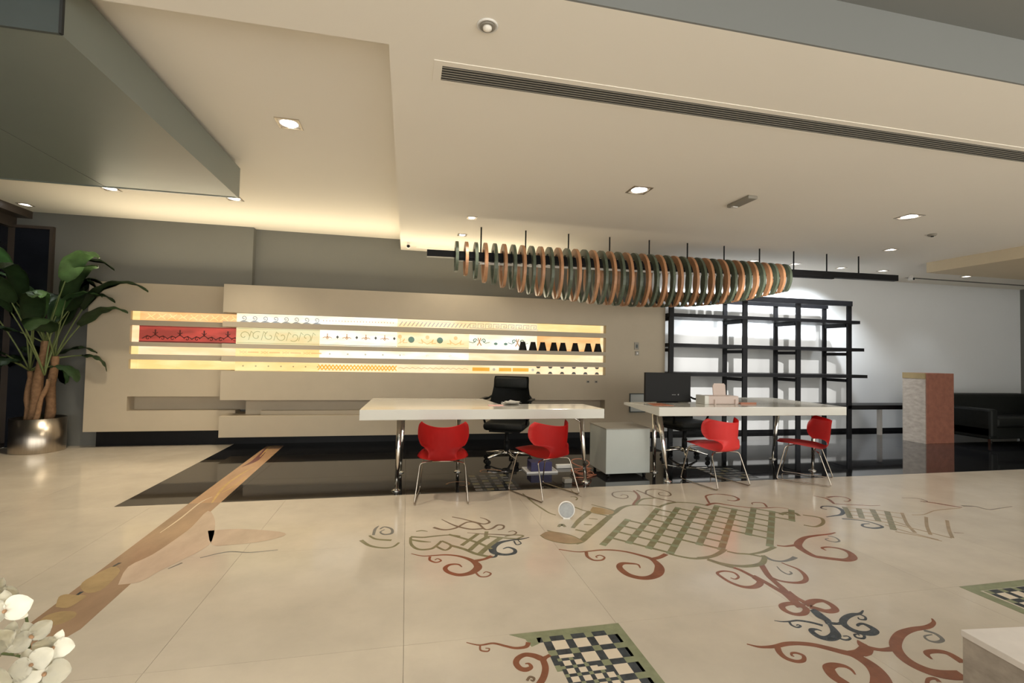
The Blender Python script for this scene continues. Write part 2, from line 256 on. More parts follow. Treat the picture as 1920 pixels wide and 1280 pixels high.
# inlaid stone scrolls: centre lines and widths measured on the floor, in metres
STROKES = [['R',[[1.1,3.321,0.01],[1.206,3.26,0.012],[1.288,3.252,0.015],[1.388,3.259,0.018],[1.48,3.243,0.02],[1.569,3.194,0.022],[1.642,3.118,0.028],[1.682,3.057,0.035],[1.681,2.967,0.05],[1.653,2.898,0.065],[1.602,2.836,0.06],[1.533,2.803,0.05],[1.47,2.809,0.045],[1.417,2.857,0.045],[1.401,2.929,0.045],[1.411,2.988,0.04],[1.451,3.024,0.035],[1.505,3.014,0.025],[1.546,2.99,0.015],[1.536,2.937,0.008]]],['R',[[1.826,3.114,0.035],[1.752,3.072,0.035],[1.681,3.054,0.035]]],['R',[[1.278,3.243,0.025],[1.258,3.169,0.022],[1.278,3.107,0.019],[1.333,3.098,0.016],[1.37,3.136,0.013],[1.353,3.175,0.012],[1.317,3.159,0.01],[1.318,3.134,0.008]]],['R',[[2.346,4.651,0.018],[2.316,4.492,0.027],[2.263,4.381,0.035],[2.182,4.28,0.035],[2.117,4.193,0.035]]],['N',[[2.338,4.588,0.012],[2.283,4.634,0.012],[2.193,4.64,0.012],[2.102,4.61,0.013],[2.055,4.53,0.016],[2.058,4.447,0.018],[2.112,4.404,0.016],[2.172,4.43,0.013],[2.198,4.497,0.011],[2.17,4.526,0.008],[2.126,4.496,0.006]]],['N',[[2.382,4.659,0.02],[2.415,4.527,0.02],[2.431,4.415,0.021],[2.465,4.34,0.021],[2.524,4.274,0.022],[2.568,4.211,0.022]]],['G',[[2.568,4.211,0.022],[2.671,4.185,0.022],[2.753,4.139,0.022],[2.814,4.066,0.022]]],['N',[[2.405,4.497,0.02],[2.485,4.632,0.016],[2.613,4.663,0.012],[2.682,4.556,0.013],[2.652,4.444,0.015],[2.582,4.415,0.013],[2.537,4.461,0.012],[2.567,4.531,0.009],[2.618,4.541,0.006]]],['G',[[2.142,4.2,0.03],[2.22,4.297,0.028],[2.293,4.354,0.025],[2.369,4.37,0.023],[2.442,4.366,0.02],[2.479,4.337,0.018]]],['G',[[1.754,3.925,0.035],[1.85,4.022,0.045],[1.952,4.125,0.045],[2.049,4.182,0.03],[2.13,4.191,0.02],[2.229,4.176,0.02],[2.297,4.144,0.022],[2.335,4.097,0.03]]],['G',[[2.317,4.09,0.03],[2.401,4.15,0.03],[2.483,4.191,0.03],[2.568,4.211,0.03]]],['G',[[1.764,3.933,0.05],[1.657,3.817,0.054],[1.541,3.687,0.058],[1.439,3.581,0.058],[1.318,3.444,0.054],[1.25,3.408,0.05]]],['G',[[1.643,4.085,0.05],[1.532,3.959,0.05],[1.443,3.854,0.043],[1.343,3.712,0.03]]],['G',[[1.171,4.713,0.012],[1.183,4.578,0.015],[1.202,4.397,0.018],[1.234,4.226,0.018],[1.263,4.098,0.015],[1.304,4.032,0.012]]],['G',[[1.507,4.249,0.018],[1.547,4.211,0.018],[1.585,4.125,0.018],[1.628,4.072,0.018],[1.674,4.019,0.018],[1.749,3.948,0.018]]],['G',[[1.123,3.692,0.01],[1.164,3.649,0.02],[1.222,3.604,0.03],[1.282,3.539,0.025],[1.323,3.434,0.02]]],['G',[[1.043,3.604,0.01],[1.067,3.52,0.013],[1.139,3.443,0.015],[1.234,3.406,0.022],[1.321,3.429,0.03]]],['G',[[1.726,4.266,0.01],[1.784,4.191,0.013],[1.839,4.117,0.017],[1.865,4.066,0.02]]],['G',[[1.612,4.533,0.01],[1.656,4.526,0.011],[1.661,4.47,0.013],[1.626,4.421,0.014]]],['G',[[1.703,4.777,0.008],[1.695,4.636,0.01],[1.722,4.517,0.004]]],['G',[[1.557,3.905,0.01],[1.592,3.893,0.014],[1.625,3.874,0.01]]],['G',[[1.463,3.777,0.014],[1.492,3.766,0.02],[1.527,3.754,0.01]]],['G',[[1.353,3.673,0.02],[1.388,3.643,0.022],[1.439,3.592,0.025]]],['G',[[1.235,3.755,0.02],[1.278,3.8,0.04],[1.293,3.746,0.02]]],['G',[[1.851,3.117,0.02],[1.903,3.061,0.023],[1.98,3.013,0.027],[2.084,3.007,0.03]]],['G',[[2.012,3.016,0.03],[2.07,3.015,0.033],[2.146,3.03,0.035],[2.241,3.08,0.037],[2.3,3.122,0.04]]],['G',[[2.07,2.987,0.03],[2.105,2.927,0.032],[2.172,2.87,0.034],[2.248,2.844,0.036],[2.346,2.846,0.039],[2.415,2.874,0.039],[2.488,2.944,0.034],[2.502,2.978,0.03]]],['G',[[2.294,3.086,0.022],[2.341,3.041,0.022],[2.415,3.014,0.022],[2.48,2.96,0.022]]],['G',[[2.427,3.012,0.02],[2.539,3.03,0.027],[2.633,3.067,0.032],[2.706,3.101,0.035]]],['K',[[2.502,2.978,0.03],[2.509,2.899,0.025],[2.564,2.869,0.02],[2.644,2.883,0.028],[2.713,2.913,0.035]]],['R',[[2.307,2.669,0.02],[2.326,2.622,0.021],[2.376,2.588,0.024],[2.44,2.577,0.029],[2.503,2.603,0.03],[2.552,2.666,0.028],[2.575,2.743,0.02],[2.558,2.802,0.013],[2.542,2.849,0.008]]],['K',[[2.466,2.804,0.006],[2.443,2.738,0.009],[2.449,2.69,0.012],[2.484,2.697,0.012],[2.493,2.723,0.012]]],['R',[[2.381,2.847,0.04],[2.312,2.707,0.038],[2.286,2.622,0.035],[2.268,2.541,0.038],[2.245,2.465,0.04],[2.219,2.363,0.035],[2.236,2.329,0.03]]],['G',[[2.066,2.981,0.03],[2.12,2.885,0.028],[2.16,2.837,0.025]]],['R',[[2.16,2.837,0.025],[2.18,2.798,0.026],[2.193,2.735,0.028],[2.205,2.674,0.029],[2.221,2.62,0.03]]],['R',[[2.207,2.712,0.03],[2.211,2.692,0.032],[2.219,2.622,0.033],[2.223,2.549,0.035],[2.228,2.468,0.037],[2.206,2.375,0.038],[2.194,2.316,0.04]]],['R',[[2.271,2.494,0.03],[2.259,2.419,0.032],[2.267,2.354,0.033],[2.259,2.315,0.035]]],['R',[[2.199,2.687,0.04],[2.187,2.623,0.04],[2.11,2.578,0.039],[2.04,2.59,0.03],[2.0,2.656,0.024],[1.992,2.746,0.021],[2.005,2.79,0.019],[2.063,2.803,0.018],[2.111,2.772,0.017],[2.103,2.715,0.015],[2.06,2.689,0.012],[2.041,2.71,0.008]]],['R',[[2.215,2.333,0.035],[2.211,2.354,0.035],[2.162,2.368,0.035],[2.103,2.353,0.034],[2.083,2.307,0.033],[2.104,2.265,0.031],[2.158,2.26,0.033],[2.209,2.294,0.036],[2.215,2.333,0.04]]],['R',[[2.25,2.337,0.05],[2.321,2.365,0.044],[2.384,2.359,0.037],[2.393,2.306,0.036],[2.367,2.261,0.039],[2.311,2.256,0.04],[2.28,2.286,0.04],[2.254,2.316,0.04]]],['B',[[2.216,2.158,0.03],[2.262,2.141,0.02],[2.302,2.151,0.025]]],['B',[[2.52,2.228,0.008],[2.487,2.21,0.014],[2.461,2.203,0.019],[2.419,2.203,0.028],[2.354,2.183,0.033],[2.298,2.147,0.035],[2.28,2.098,0.035],[2.299,2.053,0.037],[2.348,2.036,0.04],[2.395,2.052,0.037],[2.403,2.093,0.028],[2.389,2.118,0.019],[2.352,2.111,0.014],[2.347,2.099,0.008]]],['B',[[2.464,2.2,0.012],[2.468,2.171,0.012],[2.442,2.148,0.012],[2.416,2.158,0.009],[2.426,2.174,0.006]]],['B',[[2.3,2.049,0.014],[2.294,2.021,0.013],[2.268,2.006,0.013],[2.243,2.018,0.012],[2.254,2.041,0.01],[2.276,2.041,0.008],[2.272,2.029,0.006]]],['B',[[1.945,2.229,0.004],[1.976,2.213,0.007],[2.016,2.207,0.01],[2.072,2.206,0.014],[2.126,2.178,0.017],[2.164,2.141,0.02]]],['B',[[2.015,2.203,0.012],[2.003,2.174,0.012],[2.015,2.151,0.012],[2.044,2.158,0.011],[2.04,2.172,0.008],[2.024,2.166,0.005]]],['B',[[2.209,2.146,0.02],[2.188,2.098,0.035],[2.154,2.055,0.05],[2.097,2.037,0.045],[2.061,2.056,0.035],[2.058,2.097,0.03],[2.074,2.119,0.025],[2.101,2.118,0.015],[2.116,2.099,0.006]]],['B',[[2.152,2.047,0.014],[2.154,2.023,0.013],[2.173,2.01,0.012],[2.204,2.018,0.011],[2.208,2.037,0.008],[2.184,2.041,0.005]]],['R',[[1.653,2.072,0.006],[1.69,2.043,0.015],[1.732,2.032,0.02],[1.782,2.03,0.025],[1.845,2.037,0.03],[1.907,2.03,0.03],[1.97,2.007,0.033],[2.019,1.971,0.037],[2.06,1.935,0.04],[2.093,1.907,0.045],[2.107,1.863,0.055],[2.103,1.81,0.065],[2.077,1.758,0.075],[2.038,1.717,0.08],[1.983,1.687,0.07],[1.922,1.687,0.06],[1.879,1.712,0.055],[1.874,1.751,0.05],[1.87,1.791,0.05],[1.886,1.831,0.05],[1.905,1.85,0.045],[1.942,1.857,0.035],[1.978,1.843,0.025],[1.988,1.816,0.015],[1.975,1.783,0.006]]],['R',[[1.786,2.029,0.03],[1.761,1.983,0.028],[1.759,1.941,0.026],[1.787,1.912,0.023],[1.826,1.912,0.02],[1.854,1.941,0.017],[1.841,1.964,0.015],[1.817,1.969,0.013],[1.801,1.954,0.01],[1.808,1.946,0.006]]],['R',[[2.226,1.998,0.006],[2.214,1.958,0.045],[2.229,1.933,0.03],[2.273,1.91,0.025],[2.334,1.906,0.035]]],['R',[[2.096,1.91,0.05],[2.146,1.912,0.05],[2.207,1.937,0.05]]],['R',[[2.223,1.93,0.03],[2.182,1.901,0.025],[2.139,1.892,0.02]]],['R',[[2.819,2.09,0.008],[2.783,2.055,0.02],[2.704,2.029,0.03],[2.599,2.025,0.035],[2.492,1.999,0.045],[2.38,1.934,0.05],[2.323,1.864,0.05],[2.307,1.798,0.055],[2.328,1.741,0.06],[2.376,1.707,0.065],[2.454,1.689,0.065]]],['R',[[2.556,1.758,0.04],[2.563,1.826,0.036],[2.528,1.852,0.032],[2.476,1.855,0.028],[2.451,1.84,0.022],[2.437,1.807,0.008]]],['K',[[2.653,2.008,0.02],[2.681,1.972,0.019],[2.661,1.924,0.019],[2.61,1.912,0.018],[2.583,1.931,0.014],[2.601,1.964,0.01],[2.656,1.969,0.006]]],['R',[[2.231,1.676,0.015],[2.27,1.698,0.016],[2.303,1.695,0.017],[2.297,1.674,0.018]]],['R',[[3.429,3.273,0.012],[3.341,3.251,0.02],[3.222,3.243,0.025],[3.091,3.22,0.035],[2.974,3.154,0.05],[2.898,3.085,0.055],[2.869,3.004,0.05],[2.863,2.909,0.045],[2.899,2.875,0.045],[2.97,2.835,0.045],[3.04,2.809,0.05],[3.121,2.837,0.055],[3.177,2.915,0.04],[3.171,2.985,0.03],[3.11,3.026,0.02],[3.046,3.021,0.02],[3.037,2.976,0.01]]],['R',[[2.743,3.119,0.018],[2.794,3.095,0.02],[2.902,3.101,0.035]]],['K',[[3.302,3.221,0.012],[3.332,3.181,0.013],[3.303,3.117,0.015],[3.248,3.101,0.013],[3.218,3.131,0.012],[3.221,3.164,0.009],[3.263,3.175,0.005]]],['R',[[2.804,4.078,0.03],[2.884,4.117,0.035],[2.958,4.119,0.03],[3.021,4.058,0.02],[3.108,3.994,0.015],[3.201,3.942,0.015],[3.321,3.923,0.015],[3.451,3.916,0.01],[3.526,3.867,0.004]]],['R',[[2.876,4.132,0.02],[2.936,4.258,0.02],[2.998,4.362,0.02],[3.114,4.404,0.02],[3.209,4.375,0.02],[3.274,4.307,0.022],[3.257,4.21,0.025],[3.177,4.167,0.018],[3.12,4.203,0.01]]],['R',[[3.356,3.943,0.018],[3.41,4.051,0.017],[3.364,4.084,0.016],[3.304,4.08,0.012],[3.275,4.032,0.008]]],['G',[[3.317,3.733,0.04],[3.413,3.772,0.037],[3.485,3.753,0.033],[3.466,3.676,0.03]]],['G',[[3.515,3.691,0.022],[3.592,3.634,0.025],[3.606,3.576,0.028],[3.512,3.475,0.028],[3.377,3.416,0.024],[3.31,3.466,0.02]]],['R',[[4.127,4.196,0.004],[4.182,4.089,0.03],[4.102,3.925,0.02]]],['R',[[4.218,4.124,0.03],[4.32,4.143,0.025],[4.41,4.112,0.02],[4.397,4.028,0.016],[4.312,3.974,0.012],[4.289,4.0,0.008]]],['R',[[4.103,3.935,0.018],[4.196,3.895,0.015],[4.316,3.861,0.012],[4.43,3.823,0.008],[4.524,3.819,0.004]]],['B',[[3.877,3.791,0.01],[3.856,3.834,0.014],[3.933,3.883,0.019],[4.026,3.843,0.027],[3.995,3.734,0.038],[3.884,3.647,0.029],[3.781,3.627,0.017],[3.684,3.61,0.01]]],['B',[[3.789,3.55,0.02],[3.86,3.517,0.017],[3.94,3.461,0.016],[3.97,3.381,0.018],[3.949,3.316,0.024],[3.846,3.305,0.029],[3.798,3.352,0.023],[3.845,3.401,0.016],[3.916,3.402,0.01]]],['G',[[4.116,3.829,0.045],[3.99,3.677,0.045],[3.877,3.549,0.045]]],['G',[[4.209,3.765,0.045],[3.984,3.532,0.045]]],['G',[[4.325,3.732,0.045],[4.052,3.435,0.045]]],['G',[[4.412,3.66,0.045],[3.979,3.244,0.045]]],['T',[[4.508,3.597,0.025],[4.25,3.349,0.025],[4.092,3.158,0.025]]],['T',[[4.613,3.465,0.025],[4.362,3.27,0.025],[4.173,3.101,0.025]]],['T',[[4.708,3.361,0.025],[4.466,3.174,0.025],[4.281,3.018,0.025]]],['T',[[4.11,3.815,0.012],[4.315,3.724,0.012],[4.483,3.577,0.012]]],['T',[[4.026,3.719,0.012],[4.211,3.634,0.012],[4.354,3.474,0.012]]],['T',[[3.954,3.627,0.012],[4.155,3.523,0.012],[4.206,3.287,0.012]]],['T',[[3.877,3.549,0.012],[4.06,3.442,0.012],[4.179,3.251,0.012],[4.27,3.013,0.012]]],['T',[[4.028,3.356,0.012],[4.047,3.203,0.012],[4.121,3.003,0.012]]],['T',[[3.954,3.21,0.012],[4.062,3.083,0.012],[4.117,2.976,0.012]]],['N',[[5.007,3.995,0.006],[5.15,3.956,0.012],[5.15,3.859,0.013],[5.084,3.841,0.008]]],['R',[[5.08,3.87,0.015],[5.159,3.803,0.028],[5.222,3.713,0.03],[5.279,3.636,0.02]]],['T',[[4.544,3.535,0.008],[4.665,3.525,0.009],[4.879,3.597,0.01],[5.068,3.618,0.011],[5.238,3.622,0.012]]],['N',[[5.341,3.679,0.03],[5.453,3.641,0.021],[5.475,3.545,0.012],[5.645,3.56,0.008],[5.833,3.583,0.004]]],['N',[[4.427,3.111,0.01],[4.495,3.085,0.004]]],['R',[[0.066,3.417,0.006],[0.143,3.365,0.01],[0.222,3.362,0.013],[0.301,3.358,0.016],[0.378,3.326,0.02],[0.443,3.267,0.03],[0.481,3.196,0.045],[0.486,3.124,0.055],[0.431,3.057,0.045],[0.356,3.042,0.035],[0.295,3.089,0.03],[0.277,3.151,0.03],[0.311,3.198,0.022],[0.365,3.194,0.015],[0.386,3.15,0.006]]],['R',[[0.607,3.287,0.035],[0.552,3.248,0.025],[0.485,3.228,0.035]]],['R',[[0.19,3.348,0.018],[0.186,3.292,0.016],[0.223,3.249,0.015],[0.259,3.27,0.012],[0.239,3.307,0.009],[0.218,3.286,0.006]]],['R',[[0.462,3.06,0.014],[0.482,2.999,0.013],[0.525,2.992,0.012],[0.555,3.027,0.011],[0.529,3.057,0.008],[0.507,3.036,0.005]]],['B',[[0.946,3.575,0.006],[0.876,3.551,0.015],[0.793,3.541,0.02],[0.707,3.51,0.035],[0.641,3.434,0.055],[0.633,3.342,0.05],[0.699,3.295,0.03],[0.768,3.309,0.03],[0.785,3.368,0.025],[0.749,3.416,0.018],[0.705,3.392,0.006]]],['B',[[0.816,3.526,0.012],[0.818,3.454,0.011],[0.857,3.47,0.009],[0.849,3.532,0.008]]],['B',[[0.646,3.32,0.02],[0.629,3.274,0.02],[0.587,3.267,0.02]]],['N',[[0.243,3.901,0.025],[0.321,3.836,0.022],[0.415,3.86,0.019],[0.523,3.978,0.018],[0.604,3.937,0.018],[0.64,3.798,0.018],[0.697,3.802,0.019],[0.758,3.872,0.02],[0.802,3.851,0.018],[0.784,3.788,0.015],[0.738,3.769,0.012]]],['N',[[0.32,4.081,0.006],[0.387,3.958,0.014],[0.445,3.881,0.022],[0.531,3.815,0.021],[0.624,3.813,0.02]]],['N',[[0.412,4.126,0.012],[0.485,4.07,0.014],[0.572,3.984,0.016],[0.649,3.916,0.018],[0.703,3.949,0.02],[0.686,4.024,0.013],[0.644,4.074,0.006]]],['N',[[0.494,3.745,0.004],[0.598,3.704,0.009],[0.711,3.673,0.015],[0.824,3.643,0.013],[0.871,3.684,0.012],[0.852,3.725,0.009],[0.81,3.707,0.006]]],['G',[[0.064,3.719,0.02],[0.067,3.583,0.022],[0.115,3.486,0.024],[0.196,3.477,0.024],[0.239,3.522,0.022],[0.287,3.613,0.02]]],['G',[[0.287,3.613,0.02],[0.347,3.515,0.02],[0.3,3.439,0.02],[0.239,3.522,0.02]]],['G',[[0.064,3.731,0.025],[0.154,3.704,0.022],[0.242,3.714,0.019],[0.357,3.719,0.015],[0.433,3.682,0.012]]],['G',[[0.068,3.672,0.02],[0.143,3.626,0.025],[0.21,3.603,0.006]]],['G',[[0.105,3.833,0.01],[0.15,3.846,0.016],[0.194,3.819,0.006]]],['G',[[0.347,3.515,0.028],[0.431,3.437,0.028],[0.502,3.344,0.028],[0.581,3.282,0.028]]],['G',[[0.349,3.732,0.025],[0.454,3.632,0.025],[0.553,3.525,0.025],[0.627,3.405,0.025]]],['G',[[0.469,3.41,0.035],[0.556,3.546,0.035],[0.643,3.648,0.035]]],['G',[[0.534,3.339,0.04],[0.622,3.469,0.04],[0.735,3.609,0.04]]],['G',[[0.422,3.503,0.03],[0.494,3.602,0.03],[0.571,3.708,0.03]]],['G',[[0.646,3.746,0.03],[0.626,3.651,0.03],[0.635,3.602,0.03]]],['G',[[0.643,3.648,0.02],[0.759,3.593,0.02],[0.875,3.546,0.02]]],['G',[[0.765,3.623,0.016],[0.842,3.64,0.016],[0.909,3.612,0.016],[0.841,3.557,0.016]]],['G',[[-0.293,3.72,0.03],[-0.227,3.61,0.024],[-0.135,3.553,0.018],[-0.063,3.558,0.017],[-0.02,3.63,0.016]]],['G',[[-0.241,3.804,0.016],[-0.186,3.725,0.021],[-0.075,3.684,0.026]]],['K',[[-0.212,3.811,0.02],[-0.207,3.934,0.022],[-0.184,4.004,0.006]]],['K',[[-0.171,3.929,0.012],[-0.138,3.975,0.015],[-0.082,3.919,0.019],[-0.078,3.826,0.022],[-0.131,3.81,0.017],[-0.164,3.864,0.013],[-0.135,3.913,0.008]]],['R',[[0.315,2.33,0.003],[0.373,2.298,0.009],[0.44,2.3,0.012],[0.492,2.269,0.014],[0.537,2.244,0.016],[0.588,2.245,0.02],[0.608,2.276,0.024]]],['R',[[0.377,2.298,0.009],[0.373,2.258,0.009],[0.404,2.244,0.008],[0.415,2.263,0.006],[0.397,2.269,0.004]]],['R',[[0.682,2.163,0.02],[0.66,2.152,0.02],[0.639,2.145,0.035],[0.608,2.173,0.032],[0.569,2.187,0.028],[0.532,2.168,0.028],[0.515,2.135,0.028],[0.524,2.098,0.028],[0.548,2.084,0.028],[0.574,2.096,0.02],[0.571,2.121,0.012],[0.554,2.124,0.005]]],['R',[[0.641,2.144,0.03],[0.637,2.084,0.03],[0.614,2.028,0.03],[0.585,1.988,0.03],[0.548,1.946,0.03]]],['N',[[0.535,2.013,0.012],[0.553,2.034,0.012],[0.568,2.023,0.012],[0.56,2.007,0.009],[0.551,2.017,0.005]]],['B',[[-1.759,3.128,0.01],[-1.755,3.196,0.02]]],['B',[[-1.764,3.319,0.01],[-1.75,3.368,0.02]]],['B',[[-1.777,3.51,0.01],[-1.764,3.581,0.02]]],['K',[[-1.429,3.436,0.006],[-1.383,3.516,0.012]]],['K',[[-1.303,3.58,0.006],[-1.16,3.655,0.009],[-1.012,3.62,0.008],[-0.839,3.635,0.004]]],['V',[[-1.872,6.267,0.01],[-1.826,6.644,0.07],[-1.901,7.368,0.04]]],['Y',[[-1.83,6.824,0.01],[-1.887,7.515,0.03],[-1.797,7.581,0.02]]],['Y',[[-1.681,4.836,0.015],[-1.766,5.379,0.025],[-1.771,5.869,0.023],[-1.737,6.249,0.01]]],['Y',[[-1.709,5.158,0.01],[-1.676,5.442,0.013],[-1.68,5.769,0.015]]],['W',[[-1.772,4.11,0.006],[-1.767,4.421,0.012],[-1.783,4.851,0.012],[-1.75,5.031,0.006]]]]
POLYS = [['T',[[1.043,3.604],[1.12,3.668],[1.218,3.616],[1.282,3.539],[1.323,3.434],[1.309,3.42],[1.234,3.406],[1.139,3.443],[1.067,3.52]]],['O',[[1.712,4.202],[1.771,4.16],[1.853,4.052],[1.775,3.973],[1.637,4.055]]],['B',[[2.221,2.282],[2.262,2.287],[2.256,2.214],[2.243,2.164],[2.194,2.148],[2.21,2.181],[2.201,2.219]]],['U',[[-1.535,2.515],[-1.534,2.557],[-1.516,2.565],[-1.477,2.566],[-1.544,2.62],[-1.559,2.64],[-1.594,2.664],[-1.606,2.654],[-1.562,2.584]]],['O',[[-1.767,2.885],[-1.769,2.946],[-1.73,2.979],[-1.663,2.967],[-1.629,2.931],[-1.624,2.887],[-1.649,2.844],[-1.708,2.838]]],['O',[[-1.783,3.034],[-1.838,3.148],[-1.821,3.178],[-1.768,3.16],[-1.703,3.141],[-1.701,3.074],[-1.718,3.014]]],['O',[[-1.588,2.669],[-1.612,2.721],[-1.61,2.758],[-1.589,2.754],[-1.576,2.702],[-1.563,2.646]]],['O',[[-1.803,3.263],[-1.825,3.355],[-1.779,3.525],[-1.7,3.454],[-1.67,3.315],[-1.665,3.192],[-1.726,3.179]]],['P',[[-1.608,3.254],[-1.683,3.508],[-1.63,3.684],[-1.604,3.963],[-1.597,4.209],[-1.628,4.602],[-1.477,4.327],[-1.34,3.882],[-1.35,3.704],[-1.409,3.551],[-1.463,3.413],[-1.505,3.274]]],['P',[[-1.445,4.099],[-1.225,4.106],[-0.911,3.991],[-0.862,3.901],[-1.001,3.807],[-1.189,3.782],[-1.311,3.803]]]]
ZT = 0.0012
def ribbon(P, name, m, z=ZT):
    Q = crom(P, 6); bm = bmesh.new(); L = []; R = []
    for i, q in enumerate(Q):
        a = Q[max(i-1, 0)]; b = Q[min(i+1, len(Q)-1)]
        dx, dy = b[0]-a[0], b[1]-a[1]; l = math.hypot(dx, dy) or 1; h = max(q[2], .003)/2
        nx, ny = -dy/l*h, dx/l*h
        L.append((q[0]+nx, q[1]+ny)); R.append((q[0]-nx, q[1]-ny))
    tl = [bm.verts.new((*p, z)) for p in L]; tr = [bm.verts.new((*p, z)) for p in R]
    bl = [bm.verts.new((*p, 0)) for p in L]; br = [bm.verts.new((*p, 0)) for p in R]
    for i in range(len(Q)-1):
        bm.faces.new((tl[i], tr[i], tr[i+1], tl[i+1])); bm.faces.new((tl[i], tl[i+1], bl[i+1], bl[i])); bm.faces.new((tr[i], br[i], br[i+1], tr[i+1]))
    me = bpy.data.meshes.new(name); bmesh.ops.recalc_face_normals(bm, faces=bm.faces); bm.to_mesh(me); bm.free(); me.materials.append(m)
    return obj(name, me, None, floor)
for i, (c, q) in enumerate(STROKES): ribbon(q, 'inlay_scroll', INL[c], ZT+0.00004*(i % 9))
for i, (c, q) in enumerate(POLYS):
    bm = bmesh.new(); z = 0.0010 if c == 'P' else 0.0016
    n = len(q); q2 = crom([(*p, 0) for p in q+[q[0]]], 3)[:-1] if c != 'U' else [(*p, 0) for p in q]
    hi = [bm.verts.new((p[0], p[1], z)) for p in q2]; f = bm.faces.new(hi)
    bmesh.ops.triangulate(bm, faces=[f])
    if sum(f.normal.z for f in bm.faces) < 0: bmesh.ops.reverse_faces(bm, faces=bm.faces)
    me = bpy.data.meshes.new('inlay_figure'); bm.to_mesh(me); bm.free(); me.materials.append(INL[c]); obj('inlay_figure', me, None, floor)
# long marble strip running from the camera's left to the display wall
bm = bmesh.new(); prism(bm, [(-1.87, 4.84), (-1.61, 4.84), (-1.72, 7.60), (-1.95, 7.60)], 0, .0009); obj('marble_strip', bm, M['strip'], floor)
bm = bmesh.new(); prism(bm, [(-1.79, 2.66), (-1.58, 2.60), (-1.525, 2.78), (-1.61, 4.84), (-1.87, 4.84)], 0, .0009); obj('marble_strip', bm, M['clayinlay'], floor)
def flat(name, x0, x1, y0, y1, m, z=ZT):
    return obj(name, B(x0, x1, y0, y1, 0, z), m, floor)
# diagonal lattice of the big medallion: bars 45 degrees, nodes every 0.153 m
def node(i, j): return Vector((1.97+.1025*(i-j), 3.70-.1145*(i+j)))
LAT = {-1: (0, 4), 0: (-3, 3), 1: (-4, 3), 2: (-5, 3), 3: (-6, 1), 4: (-6, 1), 5: (-7, -2), 6: (-7, -1), 7: (-8, -6)}
def bar(p, q, wd, trim, m, z=ZT+.0003):
    d = (q-p); l = d.length; d = d/l; n = Vector((-d.y, d.x))*wd/2
    a = p+d*trim; b = q-d*trim
    bm = bmesh.new(); prism(bm, [a-n, b-n, b+n, a+n], 0, z); obj('inlay_bar', bm, m, floor)
for i, (j0, j1) in LAT.items():
    for j in range(j0, j1+1):
        c = node(i, j); s = .026
        bm = bmesh.new(); e1 = (node(i+1, j)-c).normalized()*s; e2 = (node(i, j+1)-c).normalized()*s
        prism(bm, [c-e1-e2, c+e1-e2, c+e1+e2, c-e1+e2], 0, ZT+.0002); obj('inlay_square', bm, INL['L'], floor)
        if j < j1: bar(c, node(i, j+1), .05, .026, INL['G'])
        if i+1 in LAT and LAT[i+1][0] <= j <= LAT[i+1][1]: bar(c, node(i+1, j), .026, .026, INL['G'])
        elif i+1 in LAT and j > LAT[i+1][1] and i not in (-1,): pass
# chequered corner panels with green borders
def checker(x0, y1, nx, ny, skip=()):
    p = .11; g = .020
    for a in range(nx):
        for b in range(ny):
            if (a, b) in skip: continue
            x = x0+a*p; y = y1-b*p
            flat('inlay_square', x-g, x+g, y-g, y+g, INL['L'])
            if (a+1) < nx and (a+1, b) not in skip: flat('inlay_bar', x+g, x+p-g, y-g, y+g, INL['B'])
            if (b+1) < ny and (a, b+1) not in skip: flat('inlay_bar', x-g, x+g, y-p+g, y-g, INL['B'])
            if (a+1) < nx and (b+1) < ny and (a+1, b+1) not in skip: flat('inlay_square', x+g, x+p-g, y-p+g, y-g, INL['C'])
bm = bmesh.new(); prism(bm, [(.53, 2.355), (.60, 2.305), (.615, 2.24), (.66, 2.26), (.68, 2.305), (1.05, 2.305), (1.05, 1.2), (1.11, 1.2), (1.11, 2.355)], 0, ZT)
obj('inlay_border', bm, INL['L'], floor)
checker(.70, 2.285, 4, 9, skip={(0, b) for b in range(3, 9)})
flat('inlay_bar', .655, .68, 2.265, 2.305, INL['B'])
for b in range(9): flat('inlay_bar', 1.03+.02, 1.05+.015, 2.285-.09-b*.11, 2.285-.02-b*.11, INL['B'])
for a in range(4):
    for b in range(5):
        x = .715+a*.055; y = 2.12-b*.055
        if x+y > 2.92: continue
        flat('inlay_square', x-.01, x+.01, y-.01, y+.01, INL['L'], ZT+.0004)
        flat('inlay_bar', x+.01, x+.045, y-.01, y+.01, INL['B'], ZT+.0004); flat('inlay_bar', x-.01, x+.01, y-.045, y-.01, INL['B'], ZT+.0004)
        flat('inlay_square', x+.01, x+.045, y-.045, y-.01, INL['C'], ZT+.0004)
bm = bmesh.new(); prism(bm, [(3.39, 2.355), (3.39, 1.5), (3.46, 1.5), (3.46, 2.29), (4.6, 2.29), (4.6, 2.355)], 0, ZT)
obj('inlay_border', bm, INL['L'], floor)
checker(3.50, 2.265, 10, 6)

# darker chequered patches set in the black granite under the desks
for x0, y1, nx, ny in ((.72, 5.50, 4, 6), (3.62, 5.45, 4, 5)):
    for a in range(nx):
        for b in range(ny):
            x = x0+a*.12; y = y1-b*.11
            flat('inlay_square', x, x+.075, y-.07, y, INL['K'] if (a+b) % 3 else INL['G']); flat('inlay_bar', x+.08, x+.115, y-.07, y, INL['B'])
for cx, cy, f in ((.98, 5.66, 1), (.60, 5.15, -1)):
    pts = [(cx+f*.16*(1-.75*t)*math.cos(5.5*t), cy+.13*(1-.75*t)*math.sin(5.5*t), .022*(1-.7*t)) for t in [i/9 for i in range(10)]]
    ribbon(pts, 'inlay_scroll', INL['U'], ZT)

